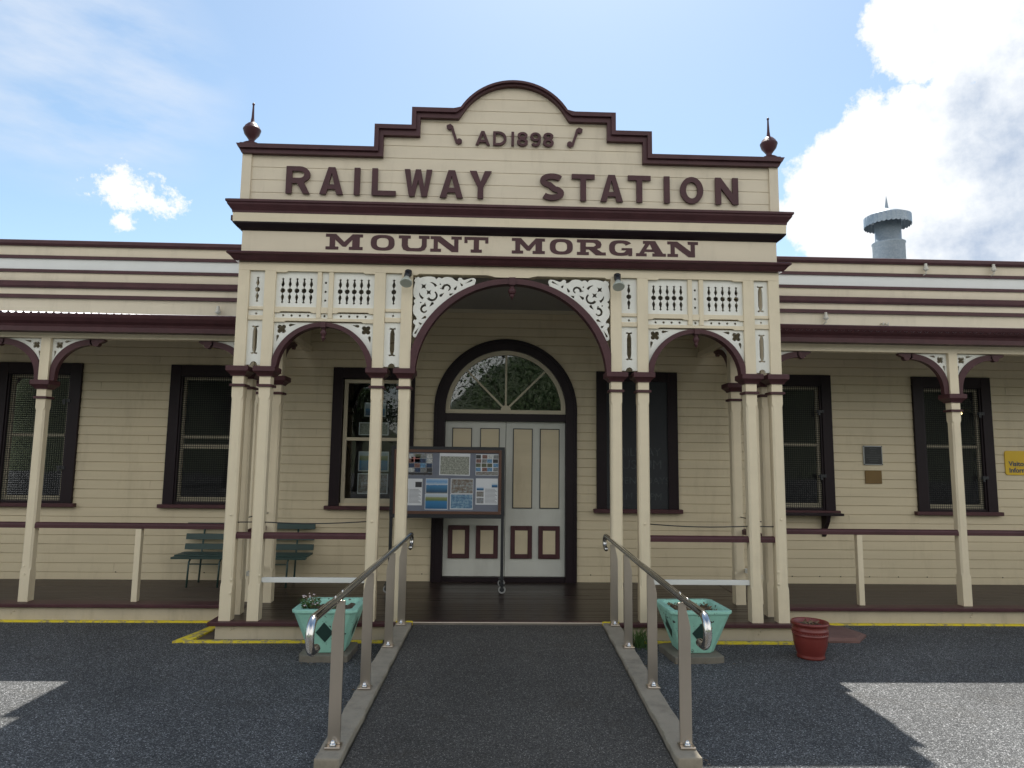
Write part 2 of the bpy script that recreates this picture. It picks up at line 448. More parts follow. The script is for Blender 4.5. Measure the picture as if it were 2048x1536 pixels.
# ---- windows
def window(xa, xb, zt=2.74, zb=1.06, screen=True, meet=1.865, sash_mat=SASH, raised=False):
    Y = W; fw = 0.125
    fr = MB()
    fr.box(xa, xa + fw, Y - 0.045, Y + 0.09, zb, zt)
    fr.box(xb - fw, xb, Y - 0.045, Y + 0.09, zb, zt)
    fr.box(xa + fw, xb - fw, Y - 0.043, Y + 0.09, zt - fw - 0.01, zt)
    if screen:   # inner screen frame
        a, b, c, d = xa + fw, xb - fw, zb, zt - fw - 0.01
        fr.box(a, a + 0.022, Y - 0.030, Y + 0.0, c, d); fr.box(b - 0.022, b, Y - 0.030, Y + 0.0, c, d)
        fr.box(a + 0.022, b - 0.022, Y - 0.029, Y + 0.0, c, c + 0.03); fr.box(a + 0.022, b - 0.022, Y - 0.029, Y + 0.0, d - 0.012, d)
    w = fr.build('window', DARKM, ST, 0.004)
    LOC[w.name] = Vector((0, 0, 0))
    s = MB(); s.box(xa - 0.045, xb + 0.045, Y - 0.075, Y + 0.01, zb - 0.045, zb); s.build('sill', MAROON, w, 0.005)
    a, b, c, d = xa + fw + 0.006, xb - fw - 0.006, zb + 0.012, zt - fw - 0.016
    st = 0.046
    q = MB()
    q.box(a, a + st, Y + 0.012, Y + 0.05, c, d); q.box(b - st, b, Y + 0.012, Y + 0.05, c, d)
    q.box(a + st, b - st, Y + 0.014, Y + 0.05, c, c + 0.075); q.box(a + st, b - st, Y + 0.014, Y + 0.05, d - 0.045, d)
    q.box(a + st, b - st, Y + 0.010, Y + 0.05, meet - 0.02, meet + 0.02)
    if raised: q.box(a + st, b - st, Y + 0.016, Y + 0.05, meet - 0.14, meet - 0.085)
    q.build('sash', sash_mat, w, 0.003)
    p = MB(); p.add([(a, Y + 0.032, c), (b, Y + 0.032, c), (b, Y + 0.032, d), (a, Y + 0.032, d)], [(0, 1, 2, 3)])
    p.build('pane', GLASS, w)
    if screen:
        sc = MB(); t = 0.0034; pitch = 0.026
        x = a
        while x < b:
            sc.add([(x - t, Y - 0.015, c), (x + t, Y - 0.015, c), (x + t, Y - 0.015, d), (x - t, Y - 0.015, d)], [(0, 1, 2, 3)]); x += pitch
        z = c
        while z < d:
            sc.add([(a, Y - 0.017, z - t), (b, Y - 0.017, z - t), (b, Y - 0.017, z + t), (a, Y - 0.017, z + t)], [(0, 1, 2, 3)]); z += pitch
        sc.build('insect_screen', WIRE, w)
        for zl in (zt - 0.46, zb + 0.42):
            l = MB(); l.box(xb - fw - 0.075, xb - fw + 0.02, Y - 0.052, Y - 0.0455, zl - 0.02, zl + 0.02)
            l.box(xb - fw - 0.06, xb - fw - 0.03, Y - 0.062, Y - 0.052, zl - 0.05, zl + 0.015); l.build('latch', BLACK, w, 0.002)
    return w
window(-6.14, -5.145)
window(-4.085, -3.10, raised=True)
window(-2.122, -1.122, screen=False)
wt = window(3.08, 4.082)
window(5.128, 6.135)
# counter shelf and bracket under the ticket window
m = MB(); m.box(3.02, 4.10, W - 0.20, W - 0.076, 1.005, 1.035)
m.build('counter', DARKM, wt, 0.004)
for xx in (3.30, 3.93):
    m = MB(); m.prismx([(W - 0.014, 1.004), (W - 0.16, 1.004), (W - 0.14, 0.93), (W - 0.06, 0.83), (W - 0.04, 0.76), (W - 0.014, 0.74)], xx - 0.024, xx + 0.024)
    m.build('counter_bracket', DARKM, wt)
# window dressing: curtain and paper notices inside
m = MB()
for xa, xb in ((-5.98, -5.3), (3.25, 3.9), (5.28, 5.98)):
    pass

# ---- door with fanlight
def ring(r0, r1, cz, a0=0, a1=pi, n=40):
    out = [(r1*cos(lerp(a0, a1, k/n)), cz + r1*sin(lerp(a0, a1, k/n))) for k in range(n + 1)]
    inn = [(r0*cos(lerp(a0, a1, k/n)), cz + r0*sin(lerp(a0, a1, k/n))) for k in range(n + 1)]
    return out, inn
def arch_band(m, r0, r1, cz, y0, y1, n=40, x=0.0, a0=0.0, a1=pi, z0=None):
    out, inn = ring(r0, r1, cz, a0, a1, n)
    rings = [[(x + o[0], y0, o[1]), (x + i[0], y0, i[1]), (x + i[0], y1, i[1]), (x + o[0], y1, o[1])] for o, i in zip(out, inn)]
    m.loft(rings)
df = MB()
arch_band(df, 0.742, 0.880, AZ, W - 0.05, W + 0.12)
for sx in (-1, 1):
    a, b = sorted((sx*0.742, sx*0.880)); df.box(a, b, W - 0.05, W + 0.12, ZD, AZ)
df.box(-0.742, 0.742, W - 0.04, W + 0.12, 2.106, 2.196)
df.box(-0.742, 0.742, W - 0.03, W + 0.12, ZD, 0.232)
dfo = df.build('door_frame', DARKM, ST)
m = MB(); arch_band(m, 0.845, 0.870, AZ, W - 0.062, W - 0.049)
for sx in (-1, 1):
    a, b = sorted((sx*0.845, sx*0.870)); m.box(a, b, W - 0.062, W - 0.049, ZD, AZ)
m.build('moulding', DARKM, dfo)
fl = MB()
arch_band(fl, 0.688, 0.741, AZ, W + 0.0, W + 0.05)
fl.box(-0.741, 0.741, W + 0.0, W + 0.05, 2.197, 2.246)
flo = fl.build('fanlight', SASH, ST)
m = MB()
for ang in (pi/4, pi/2, 3*pi/4):
    u = (cos(ang), sin(ang)); n_ = (-sin(ang), cos(ang)); t = 0.011
    m.prism([(u[0]*0.05 + n_[0]*t, AZ + u[1]*0.05 + n_[1]*t), (u[0]*0.05 - n_[0]*t, AZ + u[1]*0.05 - n_[1]*t),
             (u[0]*0.695 - n_[0]*t, AZ + u[1]*0.695 - n_[1]*t), (u[0]*0.695 + n_[0]*t, AZ + u[1]*0.695 + n_[1]*t)], W + 0.006, W + 0.04)
m.build('muntin', SASH, flo)
m = MB(); m.prism([(0.062*cos(pi*k/16), AZ - 0.004 + 0.062*sin(pi*k/16)) for k in range(17)], W - 0.004, W + 0.045); m.build('hub', SASH, flo)
m = MB(); m.prism([(0.70*cos(pi*k/32), AZ + 0.70*sin(pi*k/32)) for k in range(33)], W + 0.024, W + 0.028); m.build('pane', GLASS, flo)
def leaf(xa, xb, panels, handle):
    m = MB(); m.box(xa, xb, W + 0.025, W + 0.07, 0.234, 2.104)
    d = m.build('door', DOORW, ST, 0.003)
    for k, (pa, pb) in enumerate(panels):
        q = MB(); q.box(pa, pb, W + 0.012, W + 0.0245, 1.046, 2.020)
        q.build('panel_trim', BLACK, d)
        q = MB(); q.box(pa + 0.011, pb - 0.011, W + 0.008, W + 0.012, 1.057, 2.009); q.build('upper_panel', SIDING, d)
    for pa, pb in (LP[0:2] if xa < 0 else LP[2:4]):
        q = MB()
        q.box(pa, pa + 0.055, W - 0.002, W + 0.0245, 0.448, 0.838); q.box(pb - 0.055, pb, W - 0.002, W + 0.0245, 0.448, 0.838)
        q.box(pa + 0.055, pb - 0.055, W - 0.001, W + 0.0245, 0.448, 0.503); q.box(pa + 0.055, pb - 0.055, W - 0.001, W + 0.0245, 0.783, 0.838)
        q.build('panel_trim', MAROON, d, 0.005)
        q = MB(); q.box(pa + 0.055, pb - 0.055, W + 0.006, W + 0.0245, 0.503, 0.783); q.build('lower_panel', SIDING, d)
LP = [(-0.680, -0.420), (-0.342, -0.074), (0.077, 0.340), (0.415, 0.678)]
leaf(-0.740, 0.004, [(-0.654, -0.411), (-0.310, -0.071)], True)
leaf(0.010, 0.740, [(0.095, 0.337), (0.427, 0.670)], False)

# ---- decks (boards run along x, with gaps)
def deck(x0, x1, y0, y1, mat, z0, z1):
    m = MB(); p = 0.088; y = y0
    while y < y1 - 0.01:
        ya, yb = y, min(y + p - 0.005, y1)
        za, zb = lerp(z0, z1, (ya - y0)/(y1 - y0)), lerp(z0, z1, (yb - y0)/(y1 - y0))
        j = random.uniform(-0.0012, 0.0012)
        m.loft([[(x0, ya, za - 0.025), (x0, yb, zb - 0.025), (x0, yb, zb + j), (x0, ya, za + j)],
                [(x1, ya, za - 0.025), (x1, yb, zb - 0.025), (x1, yb, zb + j), (x1, ya, za + j)]])
        y += p
    return m.build('deck', mat, ST)
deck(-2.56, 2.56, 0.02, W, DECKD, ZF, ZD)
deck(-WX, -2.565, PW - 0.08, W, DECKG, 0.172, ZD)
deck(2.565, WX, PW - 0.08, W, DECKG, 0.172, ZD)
def nosing(x0, x1, ya, yb, zt, t):
    m = MB(); m.box(x0, x1, ya, yb, zt - t, zt); m.build('deck_edge', MAROON, ST, 0.006)
nosing(-2.70, -0.872, -0.05, 0.06, 0.156, 0.036); nosing(0.872, 2.66, -0.05, 0.06, 0.156, 0.036)
nosing(-0.87, 0.87, 0.004, 0.06, 0.1565, 0.036)
nosing(-WX, -2.705, PW - 0.10, PW + 0.06, 0.174, 0.036); nosing(2.665, WX, PW - 0.10, PW + 0.06, 0.174, 0.036)
for sx in (-1, 1):
    a, b = sorted((sx*2.575, sx*2.70 if sx < 0 else sx*2.66))
    m = MB(); m.box(a, b, 0.062, PW - 0.102, 0.122, 0.1565); m.build('deck_edge', MAROON, ST, 0.006)
    a, b = sorted((sx*2.575, sx*2.64))
    m = MB(); m.box(a, b, 0.0, PW - 0.06, -0.02, 0.119); m.build('skirt', SKIRT, ST)
for a, b in ((-2.639, -0.98), (0.98, 2.639)):
    m = MB(); m.box(a, b, -0.01, 0.012, -0.02, 0.119); m.build('skirt', SKIRT, ST)
for a, b in ((-WX, -2.645), (2.645, WX)):
    m = MB(); m.box(a, b, PW - 0.058, PW - 0.02, -0.02, 0.137)
    m.build('skirt', SKIRT, ST)
# bolt heads on the skirts
m = MB()
for x, y, z in ((-2.50, -0.012, 0.085), (-2.475, -0.012, 0.095), (2.32, -0.012, 0.06), (2.34, -0.012, 0.085), (-4.88, PW - 0.06, 0.075), (-4.85, PW - 0.06, 0.1), (4.79, PW - 0.06, 0.08), (4.81, PW - 0.06, 0.105)):
    m.ball((x, y, z), 0.010, 0.6, 1, 6)
m.build('bolt', SKIRT, ST)
m = MB(); m.box(-0.868, 0.866, -0.030, 0.003, 0.120, 0.160); m.build('threshold', BRUSH, ST, 0.004)

# ---- posts
def post(x, y, z0, zcap, ztop, w=0.105, cap_w=0.205, collar=True, cap_h=0.092, cut=(0.30, 0.16), upper=True, mat=CREAM):
    """square post, edges chamfered between stops, maroon capital, collar, and the shaft going on above"""
    h = w / 2; c = 0.016
    def ringz(z, k):
        return [(x - h + k, y - h, z), (x + h - k, y - h, z), (x + h, y - h + k, z), (x + h, y + h - k, z),
                (x + h - k, y + h, z), (x - h + k, y + h, z), (x - h, y + h - k, z), (x - h, y - h + k, z)]
    e = 0.0012
    za, zb = z0 + cut[0], zcap - cap_h - 0.19
    m = MB()
    m.loft([ringz(z0, e), ringz(za, e), ringz(za + 0.03, c), ringz(zb - 0.03, c), ringz(zb, e), ringz(ztop, e)])
    p = m.build('post', mat, ST)
    q = MB(); k = cap_w / 2; t = zcap - cap_h
    def sq(z, r): return [(x - r, y - r, z), (x + r, y - r, z), (x + r, y + r, z), (x - r, y + r, z)]
    r = MB(); r.loft([sq(t, h + 0.012), sq(t + 0.012, h + 0.016), sq(t + 0.034, h + 0.036), sq(t + 0.040, k - 0.006), sq(t + 0.046, k), sq(zcap - 0.006, k), sq(zcap, k - 0.004)])
    r.build('capital', MAROON, p)
    if collar:
        r = MB(); z = t - 0.087
        r.loft([sq(z - 0.014, h + 0.002), sq(z - 0.011, h + 0.018), sq(z + 0.011, h + 0.018), sq(z + 0.014, h + 0.002)])
        r.build('collar', MAROON, p)
    return p
XA, XB, XC, XD = 2.568, 2.318, 1.272, 1.012
for sx in (-1, 1):
    for X in (XA, XB, XC, XD):
        post(sx*X, 0.054, 0.156, 2.48, 3.41)
    post(sx*XA, 0.30, 0.157, 2.48, 3.41)                   # corner post behind the outer front post
    post(sx*2.442, 0.80, 0.163, 2.48, 3.41)                # pair where the portico meets the verandah
    post(sx*2.675, 0.80, 0.163, 2.48, 2.84)
    for X in (4.815, 6.97):
        post(sx*X if sx > 0 else -X, PW + 0.048, 0.173, 2.394, 2.838, 0.096, 0.19)
    # rail stumps of the verandah
    for X in ((3.735 if sx < 0 else 3.700), 5.90, 8.1):
        m = MB(); m.box(sx*X - 0.029, sx*X + 0.029, PW + 0.01, PW + 0.068, 0.174, 0.894); m.build('rail_post', CREAM, ST, 0.004)

# ---- rails
def rail(x0, x1, y, z, mat=MAROON, h=0.058, d=0.065, name='rail'):
    m = MB(); r = d/2; n = 10
    prof = [(y - r, z), (y + r, z)] + [(y + r*cos(pi*k/n), z + h*0.55 + h*0.45*sin(pi*k/n)) for k in range(n + 1)]
    m.prismx(prof, x0, x1); return m.build(name, mat, ST)
H = 0.0525
for sx in (-1, 1):
    segs = [(2.73, 4.767), (4.863, 6.92), (7.02, WX)]
    for a, b in segs:
        a, b = sorted((sx*a, sx*b)); rail(a, b, PW + 0.042, 0.895)
    for a, b in ((XB - H, XC + H), (XA - H, XB + H)):
        a, b = sorted((sx*a, sx*b)); rail(a, b, 0.060, 0.884)
    a, b = sorted((sx*(XB - H), sx*(XC + H)))
    m = MB(); m.box(a, b, 0.035, 0.065, 0.490, 0.536); m.build('low_bar', BAND, ST, 0.004)
    # side rails from the corner post back to the verandah pair
    m = MB(); x = sx*2.50; m.loft([[(x - 0.03, y, 0.885), (x + 0.03, y, 0.885), (x + 0.03, y, 0.93), (x, y, 0.945), (x - 0.03, y, 0.93)] for y in (0.352, 0.748)]); m.build('rail', MAROON, ST)
    m = MB(); m.box(x - 0.015, x + 0.015, 0.352, 0.748, 0.492, 0.536); m.build('low_bar', BAND, ST, 0.004)
    # sagging rope lines above the rails
    m = MB(); P = []
    for k in range(9):
        t = k/8; P.append((sx*lerp(XB - H, XC + H, t), 0.06, lerp(1.032, 1.045, t) - 0.016*sin(pi*t)))
    m.tube(P, 0.0055, 6)
    m.tube([(sx*(XA - H), 0.06, 1.030), (sx*(XB + H), 0.06, 1.032)], 0.0055, 6)
    m.tube([(sx*2.52, 0.352, 1.050), (sx*2.46, 0.748, 1.062)], 0.0055, 6)
    m.build('rope', BLACK, ST)
# bolt caps on the portico posts
m = MB()
for x, z in ((-XA + 0.01, 1.10), (XA, 1.10), (-XC - 0.0, 1.05), (XC, 1.05), (-XB + 0.05, 0.56), (-XA + 0.045, 0.52), (-XA + 0.04, 0.40), (XA - 0.045, 0.62), (XA - 0.045, 0.51), (-4.83, 0.52), (-4.82, 0.44)):
    yy = -0.002 if abs(x) < 3 else PW
    m.ball((x, yy, z), 0.012, 0.5, 1, 6)
m.build('bolt', CREAM, ST)

# ---- hole shapes for the fretwork
def circ(cx, cz, r, n=14, rz=None):
    rz = rz or r
    return [(cx + r*cos(2*pi*k/n), cz + rz*sin(2*pi*k/n)) for k in range(n)]
def baluster_hole(cx, zt=3.356, zb=3.104):
    zc = (zt + zb)/2; H2 = (zt - zb)/2
    half = [(0.0, 1.00), (0.014, 0.91), (0.006, 0.84), (0.009, 0.72), (0.0165, 0.52), (0.013, 0.40), (0.004, 0.28), (0.004, 0.17)]
    up = [(x, zc + H2*s) for x, s in half]
    ball = [(0.0245*cos(a), zc + 0.0245*sin(a)) for a in [radians(d) for d in (75, 50, 25, 0)]]
    right = up + ball + [(x, 2*zc - z) for x, z in ball[::-1][1:]] + [(x, 2*zc - z) for x, z in up[::-1]]
    left = [(-x, z) for x, z in right[::-1][1:-1]]
    return [(cx + x, z) for x, z in right + left]
def slot_hole(cx, zt=2.878, zb=2.602, w=0.022):
    def trefoil(z, s):
        pts = []
        for ang in range(-20, 91, 22):
            a = radians(ang); pts.append((0.020 + 0.0115*cos(a), z + s*0.0115*sin(a)))
        pts.append((0.006, z + s*0.006)); return pts
    r = [(w*0.72, zb + 0.030), (w, zb + 0.060), (w, zt - 0.060), (w*0.72, zt - 0.030), (0.010, zt - 0.020)] + trefoil(zt - 0.011, 1)
    b = [(0.010, zb + 0.020)] + trefoil(zb + 0.011, -1)
    right = b[::-1] + r
    left = [(-x, z) for x, z in right[::-1]]
    return [(cx + x, z) for x, z in right + left]
def quatrefoil(cx, cz, r):
    pts = []
    for q in range(4):
        a0 = pi/4 + q*pi/2; c = (cx + r*0.62*cos(a0), cz + r*0.62*sin(a0))
        for k in range(10):
            a = a0 + radians(-117 + 26*k); pts.append((c[0] + r*0.50*cos(a), c[1] + r*0.50*sin(a)))
    return pts
def teardrop(p, q, w):
    """round end at p tapering to a point at q"""
    d = Vector((q[0] - p[0], q[1] - p[1])); a0 = atan2(d.y, d.x)
    pts = [(p[0] + w*cos(a0 + radians(a)), p[1] + w*sin(a0 + radians(a))) for a in range(70, 291, 22)]
    return pts + [q]

YF, TH = 0.030, 0.020      # fret boards sit back from the post faces
def fret(name, outer, holes, y=YF, th=TH, mat=WHITE):
    return MB().pierced(outer, holes, y, th).build(name, mat, ST)
def rect(x0, x1, z0, z1): return [(x0, z0), (x1, z0), (x1, z1), (x0, z1)]
def beam(x0, x1, z0, z1, y0=0.004, y1=0.10, mat=CREAM, name='beam'):
    return MB().box(x0, x1, y0, y1, z0, z1).build(name, mat, ST, 0.006)

def notched(x0, x1, z0, z1, y0, y1, n=0.012):
    """rail whose lower edge is chamfered away between stops"""
    w = x1 - x0; a, b = x0 + 0.10*w, x1 - 0.10*w
    m = MB(); m.prism([(x0, z0), (a, z0), (a + 0.02, z0 + n), (b - 0.02, z0 + n), (b, z0), (x1, z0), (x1, z1), (x0, z1)], y0, y1)
    return m.build('beam', CREAM, ST)

for sx in (-1, 1):
    S = lambda a, b: tuple(sorted((sx*a, sx*b)))
    # narrow panels between the coupled posts
    for xo, xi, kind in ((XA, XB, 'outer'), (XC, XD, 'inner')):
        a, b = S(xo - H, xi + H); c = (a + b)/2
        slot_top = (kind == 'outer' and sx > 0)
        fret('fretwork_panel', rect(a, b, 3.0625, 3.408), [slot_hole(c, 3.362, 3.100) if slot_top else baluster_hole(c)])
        beam(a, b, 3.029, 3.062, 0.012)
        fret('fretwork_panel', rect(a, b, 2.9755, 3.0285), [circ(c, 2.995, 0.011)])
        beam(a, b, 2.928, 2.975, 0.012)
        bot = [(a, 2.50), (c - 0.033, 2.50)] + [(c + 0.033*cos(radians(d)), 2.50 + 0.033*sin(radians(d))) for d in range(165, 0, -15)] + [(c + 0.033, 2.50), (b, 2.50), (b, 2.9275), (a, 2.9275)]
        fret('fretwork_panel', bot, [slot_hole(c)])
    # side bays
    a, b = S(XC + H, XB - H); c = (a + b)/2
    mw = 0.0475
    for u, v in ((a, c - 0.077), (c + 0.077, b)):
        m_ = (u + v)/2
        fret('fretwork_panel', rect(u, v, 3.0605, 3.408), [baluster_hole(m_ + 0.0675*(k - 2), 3.350, 3.098) for k in range(5)])
    for u in (c - 0.077, c + 0.0335):
        MB().box(u + 0.0005, u + 0.043, 0.006, 0.075, 2.9535, 3.408).build('mullion', CREAM, ST, 0.004)
    fret('fretwork_panel', rect(c - 0.033, c + 0.033, 3.0605, 3.408), [circ(c, z, 0.0115) for z in (3.307, 3.219, 3.133)])
    for u, v in ((a, c - 0.0775), (c + 0.0775, b)):
        notched(u, v, 3.006, 3.060, 0.010, 0.09)
        fret('fretwork_panel', rect(u, v, 2.9535, 3.0055), [circ(lerp(u, v, t), 2.981, 0.0115) for t in (0.2, 0.4, 0.6, 0.8)])
    fret('fretwork_panel', rect(c - 0.033, c + 0.033, 2.9535, 3.0055), [circ(c, 2.980, 0.0115)])
    MB().box(c - 0.033, c + 0.033, 0.010, 0.09, 3.006, 3.060).build('beam', CREAM, ST)
    notched(a, b, 2.914, 2.953, 0.008, 0.10)
    # arch of the side bay, outer edge running into the posts
    Ri, zi, Ro, zo = 0.427, 2.446, 0.486, 2.428
    hw = (b - a)/2
    n = 36; out = []; inn = []
    ao = math.acos(min(1, hw/Ro))
    for k in range(n + 1):
        ang = lerp(0.06, pi - 0.06, k/n)
        inn.append((c + Ri*cos(ang), zi + Ri*sin(ang)))
        x = max(-hw, min(hw, Ro*cos(lerp(0.0, pi, k/n))))
        z = zo + Ro*sin(lerp(0.0, pi, k/n))
        if abs(x) >= hw - 1e-6: z = max(2.482, z if k not in (0, n) else 2.482)
        out.append((c + x, z))
    m = MB(); m.loft([[(o[0], -0.006, o[1]), (i[0], -0.006, i[1]), (i[0], 0.085, i[1]), (o[0], 0.085, o[1])] for o, i in zip(out, inn)])
    ar = m.build('arch', MAROON, ST)
    pd = MB(); pd.box(c - 0.026, c + 0.026, -0.022, 0.06, 2.862, 2.914)
    pd.lathe([(0.016, 0), (0.024, 0.008), (0.014, 0.018), (0.018, 0.03), (0.030, 0.052), (0.030, 0.068), (0.016, 0.088), (0.024, 0.098), (0.024, 0.108)][::1], (c, 0.02, 2.756), 14)
    pd.lathe([(0.001, 0), (0.012, 0.02), (0.016, 0.03)], (c, 0.02, 2.730), 10)
    pd.build('pendant', MAROON, ar)
    # spandrels: pierced white boards between arch, posts and rail
    for e in (-1, 1):
        xe = c + e*hw
        arc = []
        for k in range(15):
            ang = lerp(math.acos(hw/(Ro - 0.004)), pi/2, k/14)
            arc.append((c + e*(Ro - 0.004)*cos(ang), zo + (Ro - 0.004)*sin(ang)))
        poly = [(xe, 2.9135)] + [(xe, arc[0][1])] + arc[1:-1] + [(c + e*0.03, 2.9135)]
        P = lambda u, v: (xe - e*u, 2.9135 - v)
        q = quatrefoil(*P(0.070, 0.064), 0.044)
        holes = [q, teardrop(P(0.150, 0.026), P(0.205, 0.018), 0.014), teardrop(P(0.036, 0.135), P(0.026, 0.192), 0.014)]
        fret('spandrel', poly, holes)

# ---- central arch
Ri, zi, Ro, zo, hw = 0.918, 2.406, 1.000, 2.377, 0.9595
n = 56; out = []; inn = []
for k in range(n + 1):
    t = lerp(0.0, pi, k/n)
    ang = lerp(0.078, pi - 0.078, k/n); inn.append((Ri*cos(ang), zi + Ri*sin(ang)))
    x = max(-hw, min(hw, Ro*cos(t))); z = zo + Ro*sin(t)
    if k in (0, n): z = 2.482
    out.append((x, max(z, 2.482)))
m = MB(); m.loft([[(o[0], -0.010, o[1]), (i[0], -0.010, i[1]), (i[0], 0.09, i[1]), (o[0], 0.09, o[1])] for o, i in zip(out, inn)])
ar = m.build('arch', MAROON, ST)
pd = MB(); pd.box(-0.031, 0.031, -0.026, 0.06, 3.312, 3.385)
pd.lathe([(0.020, 0), (0.033, 0.012), (0.038, 0.035), (0.034, 0.055), (0.018, 0.068), (0.028, 0.078), (0.028, 0.088)], (0, 0.02, 3.224), 14)
pd.lathe([(0.001, 0), (0.014, 0.03), (0.030, 0.05), (0.020, 0.056)], (0, 0.02, 3.168), 12)
pd.build('pendant', MAROON, ar)
# top beam over the whole frieze, with chamfered stops over each bay
for a, b in ((-2.62, -XB + H), (XB - H, 2.62), (-XC - H, -XD + H), (XD - H, XC + H)):
    MB().box(a, b, 0.0, 0.108, 3.411, 3.490).build('beam', CREAM, ST)
for a, b in ((-XB + H, -XC - H), (XC + H, XB - H)):
    notched(a, b, 3.397, 3.490, 0.0, 0.108)
m = MB(); m.prism([(-XD + H, 3.395), (-0.92, 3.395), (-0.90, 3.408), (-0.24, 3.408), (-0.16, 3.388), (0.16, 3.388), (0.24, 3.408), (0.90, 3.408), (0.92, 3.395), (XD - H, 3.395), (XD - H, 3.490), (-XD + H, 3.490)], 0.0, 0.108)
m.build('beam', CREAM, ST)

# lace brackets of the central arch: scalloped outline, scroll and star holes
def stroke(path, w, w2=None):
    """outline of a stroked path; width may taper to w2"""
    L_, R_ = [], []; n = len(path)
    for i, p in enumerate(path):
        a = path[max(0, i - 1)]; b = path[min(n - 1, i + 1)]
        d = Vector((b[0] - a[0], b[1] - a[1])).normalized(); nn = Vector((-d.y, d.x))
        h = lerp(w, w2 if w2 is not None else w, i/(n - 1))/2
        L_.append((p[0] + nn.x*h, p[1] + nn.y*h)); R_.append((p[0] - nn.x*h, p[1] - nn.y*h))
    return L_ + R_[::-1]
def arcpath(cx, cz, r, a0, a1, n=12, r1=None):
    return [(cx + lerp(r, r1 or r, k/n)*cos(radians(lerp(a0, a1, k/n))), cz + lerp(r, r1 or r, k/n)*sin(radians(lerp(a0, a1, k/n)))) for k in range(n + 1)]
def star4(cx, cz, r, rot=0):
    pts = []
    for k in range(16):
        rr = r if k % 4 == 0 else (r*0.42 if k % 4 == 2 else r*0.52)
        a = radians(rot + 22.5*k); pts.append((cx + rr*cos(a), cz + rr*sin(a)))
    return pts
def lace(side):
    # local u from the post, v down from the beam
    def edge(t_):  # scalloped edge along one leg, distance from that leg at arclength t_
        return 0
    leg = [(0.012, 0.012), (0.028, 0.020), (0.045, 0.008), (0.065, 0.020), (0.09, 0.012), (0.13, 0.004), (0.17, 0.003), (0.205, 0.010), (0.222, 0.030),
           (0.240, 0.012), (0.258, 0.012), (0.275, 0.022), (0.30, 0.008), (0.34, 0.004), (0.375, 0.012), (0.400, 0.034), (0.425, 0.045), (0.436, 0.035), (0.430, 0.022), (0.445, 0.010), (0.465, 0.012), (0.478, 0.028),
           (0.495, 0.032), (0.52, 0.024), (0.555, 0.012), (0.585, 0.010), (0.603, 0.022), (0.604, 0.038)]
    top = [(u, v) for u, v in leg]
    sidel = [(v, u) for u, v in leg]
    def arcv(u):   # v of the arch's outer edge at u
        x = 0.957 - u
        return 3.392 - (zo + sqrt(max(0, (Ro + 0.004)**2 - x*x)))
    us = [0.590 - (0.590 - 0.045)*k/22 for k in range(23)]
    arc = [(u, arcv(u)) for u in us]
    arc = [p for p in arc if p[1] < 0.60 and p[1] > 0.042]
    outer = top + arc + sidel[::-1][:-1]
    holes = []
    def both(f):
        holes.append(f); holes.append([(v, u) for u, v in f])
    holes.append(star4(0.102, 0.102, 0.036, 45))
    holes.append(star4(0.152, 0.160, 0.034, 45))
    both(stroke([(0.165, 0.062), (0.185, 0.066), (0.205, 0.078), (0.222, 0.100)], 0.006, 0.026))
    holes.append(stroke(arcpath(0.184, 0.192, 0.047, -55, 150, 14, 0.044), 0.016, 0.026))
    both(stroke(arcpath(0.330, 0.118, 0.044, 165, 425, 18, 0.020), 0.026, 0.012))
    both(circ(0.262, 0.078, 0.008, 8)); both(circ(0.268, 0.118, 0.007, 8))
    both(teardrop((0.268, 0.190), (0.305, 0.160), 0.014))
    both(teardrop((0.405, 0.122), (0.425, 0.085), 0.013))
    both(teardrop((0.360, 0.178), (0.392, 0.165), 0.011))
    both(teardrop((0.470, 0.082), (0.455, 0.060), 0.011))
    both(teardrop((0.562, 0.034), (0.500, 0.068), 0.010))
    # no open work outside the board: keep only holes clear of the arch
    good = [h for h in holes if h and all(v < arcv(u) - 0.006 for u, v in h)]
    X = lambda u: -0.957 + u
    m = MB().pierced([(X(u), 3.392 - v) for u, v in outer], [[(X(u), 3.392 - v) for u, v in h] for h in good], 0.020, 0.022)
    if side > 0: m.v = [(-x, y, z) for x, y, z in m.v]
    return m.build('lace_bracket', WHITE, ST)
lace(-1); lace(1)

# ---- entablature and cornices wrapped round three sides
def wrap(profile, name, mat, xh=2.607, yf=0.0, yb=W - 0.002):
    """profile: closed loop of (offset outwards, z); swept left side, front, right side with mitred corners"""
    rings = []
    for fx, fy in ((-1, None), (-1, 0), (1, 0), (1, None)):
        r = []
        for o, z in profile:
            r.append((fx*(xh + o), yb if fy is None else yf - o, z))
        rings.append(r)
    m = MB(); m.loft(rings); return m.build(name, mat, ST)
wrap([(-0.10, 4.078), (0.105, 4.078), (0.130, 4.066), (0.130, 4.046), (0.118, 4.036), (0.116, 4.022), (0.100, 4.000), (0.080, 3.972), (0.078, 3.954), (-0.10, 3.954)], 'cornice', MAROON)
wrap([(-0.10, 3.9535), (0.074, 3.9535), (0.070, 3.868), (-0.10, 3.868)], 'cornice_band', CREAM)
wrap([(-0.10, 3.8675), (0.072, 3.8675), (0.070, 3.853), (0.040, 3.822), (0.006, 3.800), (-0.10, 3.800)], 'cornice', DARKM)
wrap([(-0.10, 3.7995), (0.0, 3.7995), (0.0, 3.5705), (-0.10, 3.5705)], 'fascia', PARA)
wrap([(-0.10, 3.5700), (0.095, 3.5700), (0.104, 3.560), (0.100, 3.546), (0.080, 3.535), (0.060, 3.510), (0.040, 3.492), (-0.10, 3.492)], 'cornice', MAROON)
